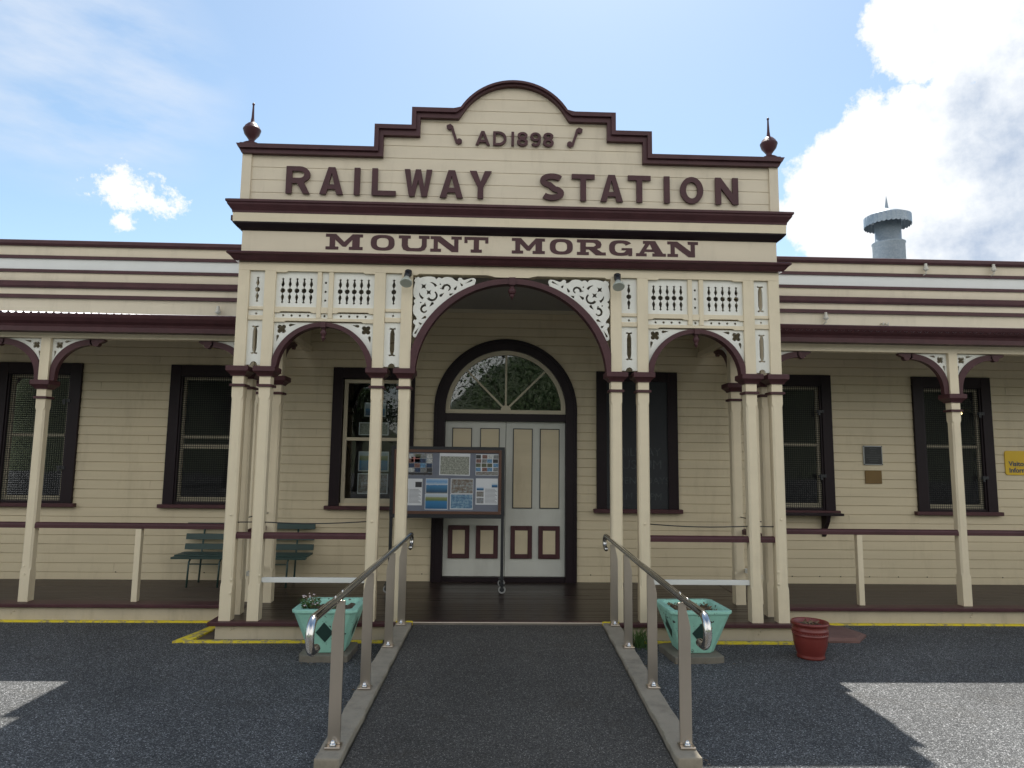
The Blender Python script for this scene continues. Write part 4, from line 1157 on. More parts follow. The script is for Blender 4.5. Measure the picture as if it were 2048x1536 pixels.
# ------------------------------------------------------------------ planters
def planter(cx, cy, label, rot=0.0):
    z0, z1 = 0.055, 0.415
    T, B = 0.262, 0.145
    R_ = empty('planter', (cx, cy, 0.05), label, 'planter', 'mint green planters')
    ca, sa = cos(rot), sin(rot)
    def pt(x, y, z): return (cx + x*ca - y*sa, cy + x*sa + y*ca, z)
    def octo(h, c, z): return [pt(x, y, z) for x, y in ((-h + c, -h), (h - c, -h), (h, -h + c), (h, h - c), (h - c, h), (-h + c, h), (-h, h - c), (-h, -h + c))]
    m = MB()
    m.loft([octo(B, 0.045, z0), octo(T - 0.012, 0.040, z1 - 0.03), octo(T, 0.040, z1 - 0.026), octo(T, 0.040, z1), octo(T - 0.055, 0.030, z1), octo(T - 0.085, 0.030, z1 - 0.07)], True)
    o = m.build('body', MINT, R_, 0.005)
    LOC[o.name] = Vector((cx, cy, 0.05))
    for k in range(4):
        a = rot + k*pi/2; c2, s2 = cos(a), sin(a)
        def dp(u, z, off):
            h = lerp(B, T - 0.012, (z - z0)/(z1 - 0.03 - z0)) + off
            return (cx + u*c2 + h*s2, cy + u*s2 - h*c2, z)
        dia = [(0, 0.145), (0.072, 0.228), (0, 0.315), (-0.072, 0.228)]
        m = MB(); m.loft([[dp(u, z, 0.003) for u, z in dia], [dp(u*0.95, 0.228 + (z - 0.228)*0.95, 0.0045) for u, z in dia]]); m.build('diamond', DGREEN, R_)
    m = MB(); n = 14; vs = []; fs = []; h = T - 0.08
    for i in range(n + 1):
        for j in range(n + 1):
            vs.append(pt(lerp(-h, h, i/n), lerp(-h, h, j/n), z1 - 0.045 + random.uniform(-0.012, 0.016)))
    for i in range(n):
        for j in range(n): fs.append((i*(n+1) + j, (i+1)*(n+1) + j, (i+1)*(n+1) + j + 1, i*(n+1) + j + 1))
    m.add(vs, fs); m.build('soil', SOIL, R_)
    return R_
def pad(cx, cy, hx, hy, label, rot=0.0):
    m = MB(); c_ = []
    for k in range(24):
        a = 2*pi*k/24; x = hx*max(-1, min(1, 1.35*cos(a))); y = hy*max(-1, min(1, 1.35*sin(a)))
        x += random.uniform(-0.006, 0.006); y += random.uniform(-0.006, 0.006)
        c_.append((cx + x*cos(rot) - y*sin(rot), cy + x*sin(rot) + y*cos(rot)))
    m.loft([[(x, y, -0.02) for x, y in c_], [(x, y, 0.052) for x, y in c_]])
    o = m.build('paving_slab', PADC, None, 0.006); rebase(o, (cx, cy, 0)); tag(o, label, 'slab', 'slabs under the planters')
planter(-1.505, -0.485, 'mint green tapered planter with dark diamonds, a small flowering plant in one corner')
planter(1.560, -0.470, 'mint green tapered planter with dark diamonds, holding only dry soil', 0.05)
pad(-1.505, -0.49, 0.205, 0.215, 'worn concrete slab under the planter with flowers')
pad(1.530, -0.50, 0.215, 0.225, 'worn concrete slab under the planter of dry soil', 0.08)

def sprig(m, p, h, spread, n, leaf_size, rnd):
    for _ in range(n):
        a = rnd.uniform(0, 2*pi); r = spread*sqrt(rnd.random()); z = rnd.uniform(0.1, 1)*h
        c = Vector((p[0] + r*cos(a)*(0.4 + z/h*0.6), p[1] + r*sin(a)*(0.4 + z/h*0.6), p[2] + z))
        u = Vector((rnd.uniform(-1,1), rnd.uniform(-1,1), rnd.uniform(-0.4,0.8))).normalized(); w = u.cross(Vector((rnd.uniform(-1,1), rnd.uniform(-1,1), rnd.uniform(-1,1)))).normalized()
        s = leaf_size*rnd.uniform(0.6, 1.3)
        m.add([c - u*s, c + w*s*0.42, c + u*s, c - w*s*0.42], [(0, 1, 2, 3)])
rnd = random.Random(3)
PL = empty('flowering_plant', (-1.64, -0.60, 0.37), 'small straggly plant with pale flowers growing in a mint planter', 'plant')
m = MB(); sprig(m, (-1.65, -0.60, 0.375), 0.10, 0.10, 220, 0.016, rnd); sprig(m, (-1.50, -0.58, 0.375), 0.06, 0.07, 70, 0.014, rnd); m.build('foliage', LEAF, PL)
m = MB()
for k in range(16):
    a = rnd.uniform(0, 2*pi); r = rnd.uniform(0, 0.07); b = (-1.64 + r*cos(a), -0.60 + r*sin(a), 0.375)
    m.tube([b, (b[0] + rnd.uniform(-0.03, 0.03), b[1], b[2] + 0.08), (b[0] + rnd.uniform(-0.06, 0.06), b[1] + rnd.uniform(-0.03, 0.03), b[2] + rnd.uniform(0.11, 0.19))], 0.0016, 4)
m.build('stem', DRY, PL)
m = MB()
for k in range(16): m.ball((-1.65 + rnd.uniform(-0.08, 0.08), -0.62 + rnd.uniform(-0.05, 0.05), 0.43 + rnd.uniform(0, 0.09)), 0.008, 1, 0.7, 5)
m.build('flower', PETAL, PL)
m = MB()
for cx in (1.56,):
    for k in range(120):
        a = (cx + rnd.uniform(-0.17, 0.17), -0.47 + rnd.uniform(-0.17, 0.17), 0.385)
        sprig(m, a, 0.012, 0.012, 1, 0.018, rnd)
o = m.build('leaf_litter', DRY); rebase(o, (1.56, -0.47, 0.385)); tag(o, 'dry fallen leaves scattered over the soil of a planter', 'leaves', kind='stuff')
m = MB(); m.box(1.425, 1.465, -0.56, -0.557, 0.37, 0.455); o = m.build('plant_label', PAPER); rebase(o, (1.445, -0.5585, 0.37)); tag(o, 'small white plastic plant label stuck in planter soil', 'plant label')

# red pot
PX, PY = 2.553, -0.53
R_ = empty('flower_pot', (PX, PY, 0.0), 'glazed red round pot with ribbed shoulder beside the verandah edge', 'pot')
m = MB(); m.lathe([(0.104, 0.001), (0.112, 0.004), (0.113, 0.018), (0.107, 0.030), (0.111, 0.040), (0.133, 0.110), (0.139, 0.170), (0.140, 0.188), (0.1435, 0.191), (0.1435, 0.197), (0.140, 0.201), (0.141, 0.224),
                   (0.1445, 0.229), (0.1445, 0.235), (0.141, 0.239), (0.137, 0.262), (0.140, 0.270), (0.153, 0.276), (0.155, 0.288), (0.150, 0.298), (0.140, 0.300), (0.130, 0.292), (0.128, 0.25)], (PX, PY, 0), 40, True)
m.build('body', TERRA, R_)
m = MB()
for k in range(40):
    a = 2*pi*k/40; m.ball((PX + 0.1415*cos(a), PY + 0.1415*sin(a), 0.213), 0.007, 1, 0.8, 5)
m.build('relief_band', TERRA, R_)
m = MB(); m.lathe([(0.001, 0.268), (0.06, 0.272), (0.1275, 0.262)], (PX, PY, 0), 24, False); m.build('soil', SOIL, R_)
m = MB(); sprig(m, (PX + 0.02, PY, 0.268), 0.03, 0.09, 40, 0.018, rnd); o = m.build('dried_plant', DRY); rebase(o, (PX, PY, 0.27)); tag(o, 'shrivelled dry plant remains inside the red pot', 'plant')

# red stone slab on the asphalt
m = MB(); c_ = [(2.72, 0.02), (2.93, -0.075), (3.22, -0.085), (3.40, 0.13), (3.33, 0.42), (3.18, 0.465), (2.95, 0.40), (2.80, 0.30)]
rs = random.Random(5)
def ringj(z, s): return [(3.06 + (x - 3.06)*s + rs.uniform(-.008, .008), 0.2 + (y - 0.2)*s + rs.uniform(-.008, .008), z + rs.uniform(-.006, .006)) for x, y in c_]
m.loft([ringj(-0.02, 1.0), ringj(0.02, 1.0), ringj(0.042, 0.93), ringj(0.050, 0.6)])
o = m.build('stone_slab', STONE); rebase(o, (3.06, 0.2, 0)); tag(o, 'flat reddish brown stone slab lying on the asphalt by the red pot', 'stone')

# weeds at the kerb
m = MB(); rnd = random.Random(11)
for k in range(120):
    b = Vector((1.16 + rnd.gauss(0, 0.055), -0.20 + rnd.gauss(0, 0.06), 0.0)); h = rnd.uniform(0.05, 0.17); dx, dy = rnd.uniform(-0.07, 0.07), rnd.uniform(-0.06, 0.04); w = 0.003
    m.add([b + Vector((-w, 0, 0)), b + Vector((w, 0, 0)), b + Vector((dx*0.4 + w, dy*0.4, h*0.65)), b + Vector((dx, dy, h)), b + Vector((dx*0.4 - w, dy*0.4, h*0.65))], [(0, 1, 2, 3, 4)])
o = m.build('weed_tuft', LEAF); rebase(o, (1.16, -0.2, 0)); tag(o, 'tuft of green weeds sprouting beside the kerb by the dry soil planter', 'weeds')

# windblown bits along the kerbs and the portico edge
m = MB(); rnd = random.Random(23)
for k in range(150):
    side = rnd.choice((-1, 1)); q = rnd.random()
    if q < 0.45: x, y = kx(-1.3, side) + side*(0.16 + abs(rnd.gauss(0, 0.04))), rnd.uniform(-2.6, -0.2)
    elif q < 0.8: x, y = side*rnd.uniform(1.15, 2.6), -0.17 - abs(rnd.gauss(0, 0.05))
    else: x, y = side*1.53 + rnd.gauss(0, 0.25), -0.70 - abs(rnd.gauss(0, 0.06))
    a = rnd.uniform(0, 2*pi); l = rnd.uniform(0.006, 0.018); z = 0.006
    m.add([(x - l*cos(a), y - l*sin(a), z), (x + l*0.4*sin(a), y - l*0.4*cos(a), z + 0.004), (x + l*cos(a), y + l*sin(a), z + 0.003), (x - l*0.4*sin(a), y + l*0.4*cos(a), z + 0.002)], [(0, 1, 2, 3)])
o = m.build('leaf_litter', DRY); rebase(o, (0, -1, 0)); tag(o, 'tiny dry leaf scraps scattered on the asphalt along the kerbs', 'leaves', kind='stuff')

# ------------------------------------------------------------------ benches
def bench(cx, label):
    yb = W - 0.12
    R_ = empty('bench', (cx, yb - 0.2, ZD), label, 'bench', 'green slatted benches against the wall')
    L2 = 0.37
    for k in range(4):
        y = yb - 0.36 + k*0.088; z = 0.496 + 0.002*k - (0.012 if k == 0 else 0)
        MB().box(cx - L2, cx + L2, y, y + 0.075, z, z + 0.022).build('seat_slat', BENCHG, R_, 0.003)
    for z0, z1, dy in ((0.548, 0.614, 0.015), (0.660, 0.727, 0.035), (0.786, 0.852, 0.055)):
        m = MB(); m.loft([[(x, yb - 0.01 + dy - 0.02, z0), (x, yb + 0.01 + dy - 0.02, z0), (x, yb + 0.022 + dy - 0.02, z1), (x, yb + 0.002 + dy - 0.02, z1)] for x in (cx - L2, cx + L2)]); m.build('back_slat', BENCHG, R_, 0.003)
    for sx in (-1, 1):
        x = cx + sx*0.17
        MB().tube([(x, yb - 0.37, ZD), (x, yb - 0.345, 0.45), (x, yb - 0.31, 0.483), (x, yb - 0.02, 0.486)], 0.011, 8).build('leg', BENCHG, R_)
        MB().tube([(x, yb - 0.05, ZD), (x, yb - 0.015, 0.49), (x, yb + 0.055, 0.83)], 0.011, 8).build('leg', BENCHG, R_)
    MB().tube([(cx - 0.17, yb - 0.347, 0.43), (cx + 0.17, yb - 0.347, 0.43)], 0.007, 6).build('stretcher', BENCHG, R_)
bench(-3.375, 'dark green slatted bench under the verandah, in front of the screened window')
bench(-2.62, 'dark green slatted bench seen between the portico posts')

# ------------------------------------------------------------------ notice board on castors
YN = 1.36; kf = (YN + 6.368)/(1.2 + 6.368)
def nx(x): return -0.1997 + (x + 0.1997)*kf
def nz(z): return 1.6308 + (z - 1.6308)*kf
NB = empty('notice_board', (nx(-0.66), YN, ZD), 'freestanding notice board of pinned pictures on black wheeled stand before the door', 'notice board')
x0, x1, z0, z1 = nx(-1.284), nx(-0.021), nz(0.985), nz(1.772)
m = MB(); m.box(x0, x1, YN, YN + 0.035, z1 - 0.035, z1); m.box(x0, x1, YN, YN + 0.035, z0, z0 + 0.045); m.box(x0, x0 + 0.036, YN, YN + 0.035, z0 + 0.045, z1 - 0.035); m.box(x1 - 0.036, x1, YN, YN + 0.035, z0 + 0.045, z1 - 0.035)
m.build('frame', BLACK, NB, 0.003)
a, b, c, d = x0 + 0.037, x1 - 0.037, z0 + 0.046, z1 - 0.036; t = 0.032
m = MB(); m.box(a, a + t, YN - 0.006, YN + 0.03, c, d); m.box(b - t, b, YN - 0.006, YN + 0.03, c, d); m.box(a + t, b - t, YN - 0.005, YN + 0.03, c, c + t); m.box(a + t, b - t, YN - 0.005, YN + 0.03, d - t, d); m.build('wood_trim', WOODF, NB, 0.002)
m = MB(); m.box(a + t, b - t, YN + 0.010, YN + 0.03, c + t, d - t); m.build('felt_panel', FELT, NB)
for x in (x0 + 0.018, x1 - 0.018):
    MB().box(x - 0.017, x + 0.017, YN + 0.001, YN + 0.034, 0.297, z0).build('leg', BLACK, NB)
    MB().box(x - 0.017, x + 0.017, YN - 0.16, YN + 0.28, 0.272, 0.2965).build('foot', BLACK, NB, 0.003)
    for y in (YN - 0.14, YN + 0.26):
        zw = 0.176 + 0.042
        m = MB(); m.box(x - 0.03, x + 0.03, y - 0.03, y + 0.03, 0.262, 0.2715); m.box(x - 0.014, x + 0.014, y - 0.022, y - 0.018, zw - 0.012, 0.262); m.box(x - 0.014, x + 0.014, y + 0.018, y + 0.022, zw - 0.012, 0.262)
        cst = m.build('castor', BLACK, NB)
        m = MB(); n = 20
        rg = lambda r, yy: [(x + r*cos(2*pi*k/n), yy, zw + r*sin(2*pi*k/n)) for k in range(n)]
        m.loft([rg(0.026, y - 0.013), rg(0.038, y - 0.014), rg(0.042, y - 0.008), rg(0.042, y + 0.008), rg(0.038, y + 0.014), rg(0.026, y + 0.013)], False)
        m.build('wheel', RUBBER, cst)
        m = MB(); m.loft([rg(0.0255, y - 0.010), rg(0.0255, y + 0.010)]); m.build('hub', BLACK, cst)
# posters: own sheets pinned to the felt
BLUES = [(0.0, (0.02, 0.05, 0.12)), (0.45, (0.03, 0.14, 0.30)), (0.55, (0.05, 0.20, 0.38)), (0.62, (0.35, 0.42, 0.50)), (1.0, (0.55, 0.62, 0.68))]
LAKE = [(0.0, (0.015, 0.10, 0.22)), (0.50, (0.03, 0.17, 0.36)), (0.60, (0.10, 0.16, 0.06)), (0.78, (0.24, 0.25, 0.10)), (0.86, (0.38, 0.45, 0.50)), (1.0, (0.42, 0.50, 0.58))]
HILLS = [(0.0, (0.10, 0.12, 0.12)), (0.12, (0.02, 0.07, 0.14)), (0.42, (0.04, 0.16, 0.30)), (0.56, (0.05, 0.18, 0.36)), (0.60, (0.45, 0.52, 0.58)), (0.8, (0.12, 0.28, 0.50)), (1.0, (0.30, 0.42, 0.58))]
MIX = [(0.30, (0.03, 0.03, 0.035)), (0.44, (0.14, 0.12, 0.11)), (0.52, (0.30, 0.30, 0.30)), (0.60, (0.12, 0.22, 0.32)), (0.72, (0.5, 0.46, 0.42))]
MIX2 = [(0.30, (0.03, 0.05, 0.06)), (0.42, (0.06, 0.16, 0.26)), (0.52, (0.25, 0.24, 0.20)), (0.60, (0.10, 0.25, 0.42)), (0.70, (0.5, 0.38, 0.32))]
GREYT = [(0.35, (0.08, 0.085, 0.075)), (0.5, (0.24, 0.25, 0.21)), (0.62, (0.40, 0.42, 0.36))]
STREET = [(0.30, (0.05, 0.045, 0.04)), (0.45, (0.16, 0.12, 0.09)), (0.55, (0.22, 0.23, 0.22)), (0.7, (0.45, 0.50, 0.54))]
WATER = [(0.2, (0.03, 0.06, 0.12)), (0.45, (0.08, 0.17, 0.28)), (0.55, (0.16, 0.28, 0.38)), (0.75, (0.45, 0.52, 0.55))]
pm = lambda n, s, sc=(9, 9, 9), d=5.0, bands=None: picture(n, s, sc, d, bands)
PM = dict(mix=pm('collage_print', MIX, (7, 7, 7)), mix2=pm('postcards_print', MIX2, (9, 9, 9)), grey=pm('old_group_print', GREYT, (16, 16, 16)), hills=pm('town_hills_print', HILLS, (4, 4, 4), 5.0, 0.22),
          lake=pm('lake_print', LAKE, (3, 3, 3), 4.0, 0.12), street=pm('street_print', STREET, (5, 5, 5)), water=pm('trees_water_print', WATER, (6, 6, 6)), pink=pm('pink_print', [(0.3, (0.4, 0.12, 0.12)), (0.6, (0.55, 0.25, 0.22))], (3, 3, 3)),
          blue=pm('blue_print', BLUES, (3, 3, 3), 4.0, 0.1), text=plain('text_grey', (0.24, 0.25, 0.27), 0.7, var=0.1), black=plain('black_print', (0.03, 0.03, 0.035), 0.6))
def poster(xa, xb, za, zb, label, pics, sheet=PAPER, tilt=0.0):
    a, b, c, d = nx(xa), nx(xb), nz(za), nz(zb); y = YN + 0.008
    cx, cz = (a + b)/2, (c + d)/2
    def rot(m): m.v = [(cx + (x - cx)*cos(tilt) - (z - cz)*sin(tilt), yy, cz + (x - cx)*sin(tilt) + (z - cz)*cos(tilt)) for x, yy, z in m.v]; return m
    R_ = rot(MB().box(a, b, y, y + 0.0015, c, d)).build('poster', sheet); rebase(R_, (cx, y, c))
    tag(R_, label, 'poster', 'posters pinned to the notice board')
    for u0, u1, v0, v1, mat in pics:
        rot(MB().box(lerp(a, b, u0), lerp(a, b, u1), y - 0.0012, y - 0.0001, lerp(c, d, v0), lerp(c, d, v1))).build('picture', mat, R_) if mat is not PM['text'] else \
        [rot(MB().box(lerp(a, b, u0), lerp(a, b, u1 - 0.04*((k*7) % 3)), y - 0.0012, y - 0.0001, lerp(c, d, lerp(v0, v1, (k + 0.25)/12)), lerp(c, d, lerp(v0, v1, (k + 0.6)/12)))) for k in range(12)] and textblock(R_, rot, a, b, c, d, y, u0, u1, v0, v1)
rc = random.Random(21)
CELLS = [plain('print_%s' % n_, c_, 0.4, var=0.5, scale=60.0) for n_, c_ in (('navy', (0.02, 0.04, 0.09)), ('sky', (0.10, 0.22, 0.36)), ('charcoal', (0.03, 0.03, 0.032)), ('chalky', (0.42, 0.43, 0.42)), ('brown', (0.13, 0.085, 0.06)), ('grey', (0.17, 0.18, 0.18)), ('rust', (0.17, 0.085, 0.07)), ('olive', (0.08, 0.09, 0.05)))]
def collage(nu, nv, v0, v1, gap=0.06):
    out = []
    for i in range(nu):
        for j in range(nv):
            a = (i + gap)/nu; b = (i + 1 - gap)/nu; q = rc.uniform(-0.02, 0.02)
            out.append((max(0.01, a + q), min(0.99, b + q), lerp(v0, v1, (j + gap)/nv), lerp(v0, v1, (j + 1 - gap)/nv), CELLS[rc.randrange(len(CELLS))]))
    return out
def textblock(R_, rot, a, b, c, d, y, u0, u1, v0, v1):
    m = MB()
    for k in range(12):
        v = lerp(v0, v1, (k + 0.2)/12); m.box(lerp(a, b, u0), lerp(a, b, u1 - 0.05*((k*7) % 3)), y - 0.0012, y - 0.0001, lerp(c, d, v), lerp(c, d, v + (v1 - v0)*0.035))
    rot(m).build('text_lines', PM['text'], R_)
poster(-1.165, -0.823, 1.452, 1.694, 'collage poster with pink and dark pictures, top row next to the post', collage(5, 4, 0.13, 0.97) + [(0.30, 0.58, 0.60, 0.84, PM['pink']), (0.0, 0.98, 0.02, 0.125, PM['black'])], PM['mix'])
poster(-0.748, -0.408, 1.454, 1.698, 'old greyish group photograph sheet in the middle of the top row', [(0.03, 0.97, 0.04, 0.86, PM['grey'])], tilt=-0.01)
poster(-0.345, -0.090, 1.457, 1.692, 'colourful postcard collage poster at the top corner nearest the door', collage(4, 4, 0.18, 0.98) + [(0.02, 0.98, 0.02, 0.17, PM['street'])])
poster(-1.190, -0.932, 1.122, 1.414, 'white text sheet with a small picture at the bottom left of the board', [(0.10, 0.40, 0.10, 0.62, PM['street']), (0.45, 0.95, 0.08, 0.62, PM['text']), (0.70, 0.98, 0.68, 0.88, PM['black'])])
poster(-0.895, -0.648, 1.252, 1.417, 'landscape photograph of a blue hilly town under white cloud', [(0.02, 0.98, 0.03, 0.97, PM['hills'])])
poster(-0.900, -0.648, 1.078, 1.248, 'landscape photograph of a deep blue lake below green hills', [(0.02, 0.98, 0.04, 0.97, PM['lake'])])
poster(-0.618, -0.368, 1.253, 1.419, 'photograph of a brown street scene with bare trees', [(0.03, 0.98, 0.04, 0.96, PM['street'])])
poster(-0.622, -0.370, 1.082, 1.250, 'pale blue photograph of trees beside water', [(0.03, 0.98, 0.06, 0.97, PM['water'])])
poster(-0.340, -0.094, 1.136, 1.424, 'white information sheet with a column of three small pictures', [(0.04, 0.36, 0.54, 0.68, PM['blue']), (0.04, 0.36, 0.30, 0.50, PM['street']), (0.04, 0.36, 0.05, 0.26, PM['mix']), (0.72, 0.98, 0.66, 0.82, PM['blue']), (0.42, 0.97, 0.05, 0.62, PM['text'])])

# pictures hanging in the plain window
YP = W + 0.075
for xa, xb, za, zb, mat, label in ((-1.75, -1.485, 2.146, 2.319, PM['blue'], 'dark blue picture hanging highest behind the plain window glass'), (-1.81, -1.444, 1.916, 2.074, PM['grey'], 'wide grey picture hanging at the meeting rail inside the plain window'),
                               (-1.80, -1.43, 1.473, 1.716, PM['lake'], 'green picture hanging in the lower half of the plain window'), (-1.803, -1.433, 1.20, 1.449, PM['street'], 'black and white train photograph lowest in the plain window')):
    R_ = MB().box(xa, xb, YP, YP + 0.004, za, zb).build('window_picture', PAPER); rebase(R_, (xa, YP, za)); tag(R_, label, 'picture', 'pictures hung behind the window')
    MB().box(xa + 0.012, xb - 0.012, YP - 0.0015, YP - 0.0001, za + 0.012, zb - 0.012).build('print', mat, R_)

# ------------------------------------------------------------------ chalkboard
CB = empty('chalkboard', (1.62, W - 0.02, 1.0), 'tall black chalkboard in a dark window style frame on the wall', 'chalkboard')
xa, xb, zb_, zt = 1.122, 2.132, 1.055, 2.742; fw = 0.125
m = MB(); m.box(xa, xa + fw, W - 0.05, W - 0.014, zb_, zt); m.box(xb - fw, xb, W - 0.05, W - 0.014, zb_, zt); m.box(xa + fw, xb - fw, W - 0.048, W - 0.014, zt - fw, zt); m.build('frame', DARKM, CB, 0.004)
MB().box(xa - 0.04, xb + 0.04, W - 0.085, W - 0.014, zb_ - 0.05, zb_ - 0.0005).build('sill', MAROON, CB, 0.005)
MB().box(xa + fw + 0.0005, xb - fw - 0.0005, W - 0.030, W - 0.014, zb_ + 0.0005, zt - fw - 0.0005).build('board', CHALKB, CB)
def text(s, x, z, size, y, mat, parent, name='writing', align='LEFT', extr=0.0006, shear=0.0, bold=0.0, xs=1.0):
    cu = bpy.data.curves.new(name, 'FONT'); cu.body = s; cu.size = size; cu.align_x = align; cu.extrude = extr; cu.shear = shear; cu.offset = bold; cu.resolution_u = 3
    ob = bpy.data.objects.new(name, cu); me = bpy.data.meshes.new_from_object(ob)
    m = MB(); m.add([(x + v.co.x*xs, y - v.co.z, z + v.co.y) for v in me.vertices], [tuple(p.vertices) for p in me.polygons])
    bpy.data.objects.remove(ob); bpy.data.curves.remove(cu); bpy.data.meshes.remove(me)
    return m.build(name, mat, parent)
YC = W - 0.0310
text('RAILWAY', 1.62, 1.70, 0.145, YC, CHALK, CB, align='CENTER', xs=0.95)
text('MUSEUM', 1.62, 1.54, 0.16, YC, CHALK, CB, align='CENTER')
text('OPEN', 1.30, 1.36, 0.12, YC, CHALK, CB); text('DAYS', 1.725, 1.36, 0.12, YC, CHALK, CB)
text('AM TO', 1.39, 1.17, 0.12, YC, CHALK, CB, shear=0.1); text('PM', 1.77, 1.165, 0.12, YC, CHALK, CB, shear=0.1)
MB().box(1.50, 1.62, W - 0.0318, W - 0.0302, 1.098, 1.103).build('chalk_line', CHALK, CB)

# ------------------------------------------------------------------ wall signs
R_ = empty('wall_plaque', (4.59, W - 0.02, 1.62), 'small square black plaque with silver border on the weatherboards', 'plaque')
MB().box(4.465, 4.708, W - 0.030, W - 0.010, 1.622, 1.863).build('border', SILVER, R_, 0.006)
MB().box(4.478, 4.695, W - 0.0325, W - 0.0305, 1.635, 1.850).build('plate', plain('plaque_black', (0.012, 0.013, 0.013), 0.45), R_, 0.0)
m = MB()
for k, (u0, u1) in enumerate(((0.3, 0.72), (0.36, 0.64), (0.3, 0.7), (0.08, 0.92), (0.08, 0.92), (0.22, 0.8), (0.28, 0.75))):
    z = 1.833 - 0.027*k; m.box(lerp(4.478, 4.695, u0), lerp(4.478, 4.695, u1), W - 0.0332, W - 0.0326, z - 0.010, z - 0.003)
m.build('engraved_lines', plain('engraving_grey', (0.05, 0.055, 0.055), 0.5), R_)
m = MB()
for x in (4.472, 4.701):
    for z in (1.629, 1.856): m.ball((x, W - 0.031, z), 0.006, 0.6, 1, 6)
m.build('screw', BLACK, R_)
o = MB().box(4.480, 4.688, W - 0.026, W - 0.010, 1.392, 1.555).build('brass_plate', BRASS, None, 0.002); rebase(o, (4.584, W - 0.02, 1.392)); tag(o, 'plain bronze coloured plate on the wall below the black plaque', 'plaque')
R_ = empty('visitor_sign', (6.62, W - 0.02, 1.52), 'yellow visitor information sign with dark blue lettering on the wall', 'sign')
c_ = []
for cx, cz, a0 in ((6.97, 1.79, 0), (6.305, 1.79, 90), (6.305, 1.548, 180), (6.97, 1.548, 270)):
    for k in range(5): c_.append((cx + 0.03*cos(radians(a0 + 22.5*k)), cz + 0.03*sin(radians(a0 + 22.5*k))))
MB().prism(c_, W - 0.024, W - 0.010).build('panel', YSIGN, R_)
text('Visitor', 6.318, 1.632, 0.083, W - 0.0252, NAVY, R_, 'lettering', bold=0.0022)
text('Information', 6.318, 1.551, 0.083, W - 0.0252, NAVY, R_, 'lettering', bold=0.0022)

# ------------------------------------------------------------------ flood lights over the entrance
def spot(x, z, label):
    R_ = empty('spotlight', (x, -0.02, z), label, 'spotlight', 'spotlights on the portico beam')
    MB().lathe([(0.030, -0.03), (0.034, -0.01), (0.034, 0.02), (0.02, 0.03)], (x, -0.045, z + 0.03), 14).build('mount', BLACK, R_)
    P = Vector((x - 0.004, -0.075, z + 0.01)); d = Vector((-0.02, -0.55, -0.83)).normalized()
    m = MB(); m.tube([P - d*0.02, P + d*0.02, P + d*0.06], [0.026, 0.030, 0.028], 14); m.build('holder', BLACK, R_)
    m = MB(); m.tube([P + d*0.05, P + d*0.075, P + d*0.115, P + d*0.128, P + d*0.134], [0.026, 0.034, 0.056, 0.058, 0.052], 20); m.build('lamp', LENS, R_)
spot(-0.998, 3.372, 'black spotlight with pale lens over the post next to the notice board')
spot(1.016, 3.378, 'black spotlight with pale lens over the posts beside the chalkboard')

# lit lamp inside the far window
R_ = empty('pendant_lamp', (6.11, W + 0.5, 2.33), 'small lit warm bulb under a shade behind the screened window', 'lamp')
em = bpy.data.materials.new('warm_bulb'); nt, b = nodes_of(em); b.inputs['Emission Color'].default_value = (1.0, 0.72, 0.35, 1); b.inputs['Emission Strength'].default_value = 2.2; b.inputs['Base Color'].default_value = (1, 0.8, 0.5, 1)
MB().ball((6.11, W + 0.5, 2.325), 0.023, 1, 1, 8).build('bulb', em, R_)
MB().lathe([(0.02, 0.06), (0.10, 0.0), (0.098, -0.004), (0.015, 0.05)], (6.14, W + 0.5, 2.352), 20).build('shade', BRASS, R_)
MB().tube([(6.14, W + 0.5, 2.39), (6.14, W + 0.5, 3.88)], 0.004, 6).build('cord', BLACK, R_)

# ------------------------------------------------------------------ the street side behind the viewer (seen in the glass)
m = MB(); n, k = 100, 6; vs = []; fs = []; rh = random.Random(4)
for i in range(n + 1):
    for j in range(k + 1):
        x = lerp(-200, 200, i/n); y = -60 - 10*j
        h = (2.0 + 14.0*(1 - math.exp(-((x + 13)/9.5)**2)) + 5*math.exp(-((x - 30)/30)**2))*sin(pi*0.5*min(1, j/4))
        vs.append((x, y, h*(0 if j == 0 else 1) + (rh.uniform(-1.5, 1.5) if j else -0.2)))
for i in range(n):
    for j in range(k): fs.append((i*(k+1) + j, (i+1)*(k+1) + j, (i+1)*(k+1) + j + 1, i*(k+1) + j + 1))
m.add(vs, fs, True); tag(m.build('hill', HILLM), kind='structure')
def tree(x, y, h, r, seed, label):
    rr = random.Random(seed)
    R_ = empty('gum_tree', (x, y, 0), label, 'tree')
    m = MB(); top = Vector((x, y, h*0.62)); m.tube([(x, y, 0), (x + 0.1, y, h*0.3), top], [0.22, 0.17, 0.10], 9)
    tips = []
    for k in range(9):
        a = rr.uniform(0, 2*pi); e = Vector((x + r*0.7*cos(a), y + r*0.7*sin(a), h*rr.uniform(0.6, 0.98))); tips.append(e)
        s = Vector((x, y, h*rr.uniform(0.32, 0.6))); m.tube([s, s.lerp(e, 0.5) + Vector((0, 0, 0.2)), e], [0.08, 0.05, 0.02], 6)
    m.build('trunk', BARK, R_)
    m = MB()
    for c in tips + [top]:
        for q in range(620):
            d = Vector((rr.gauss(0, 1), rr.gauss(0, 1), rr.gauss(0, 0.7)))*r*0.26; p = c + d
            u = Vector((rr.uniform(-1,1), rr.uniform(-1,1), rr.uniform(-1,0.3))).normalized(); w = u.cross(Vector((rr.uniform(-1,1), rr.uniform(-1,1), rr.uniform(-1,1)))).normalized(); s = rr.uniform(0.06, 0.14)
            m.add([p - u*s, p + w*s*0.4, p + u*s, p - w*s*0.4], [(0, 1, 2, 3)])
    m.build('crown', TREEL, R_)
tree(-6.6, -23, 6.2, 2.3, 1, 'spreading leafy tree across the street, reflected in the plain window')
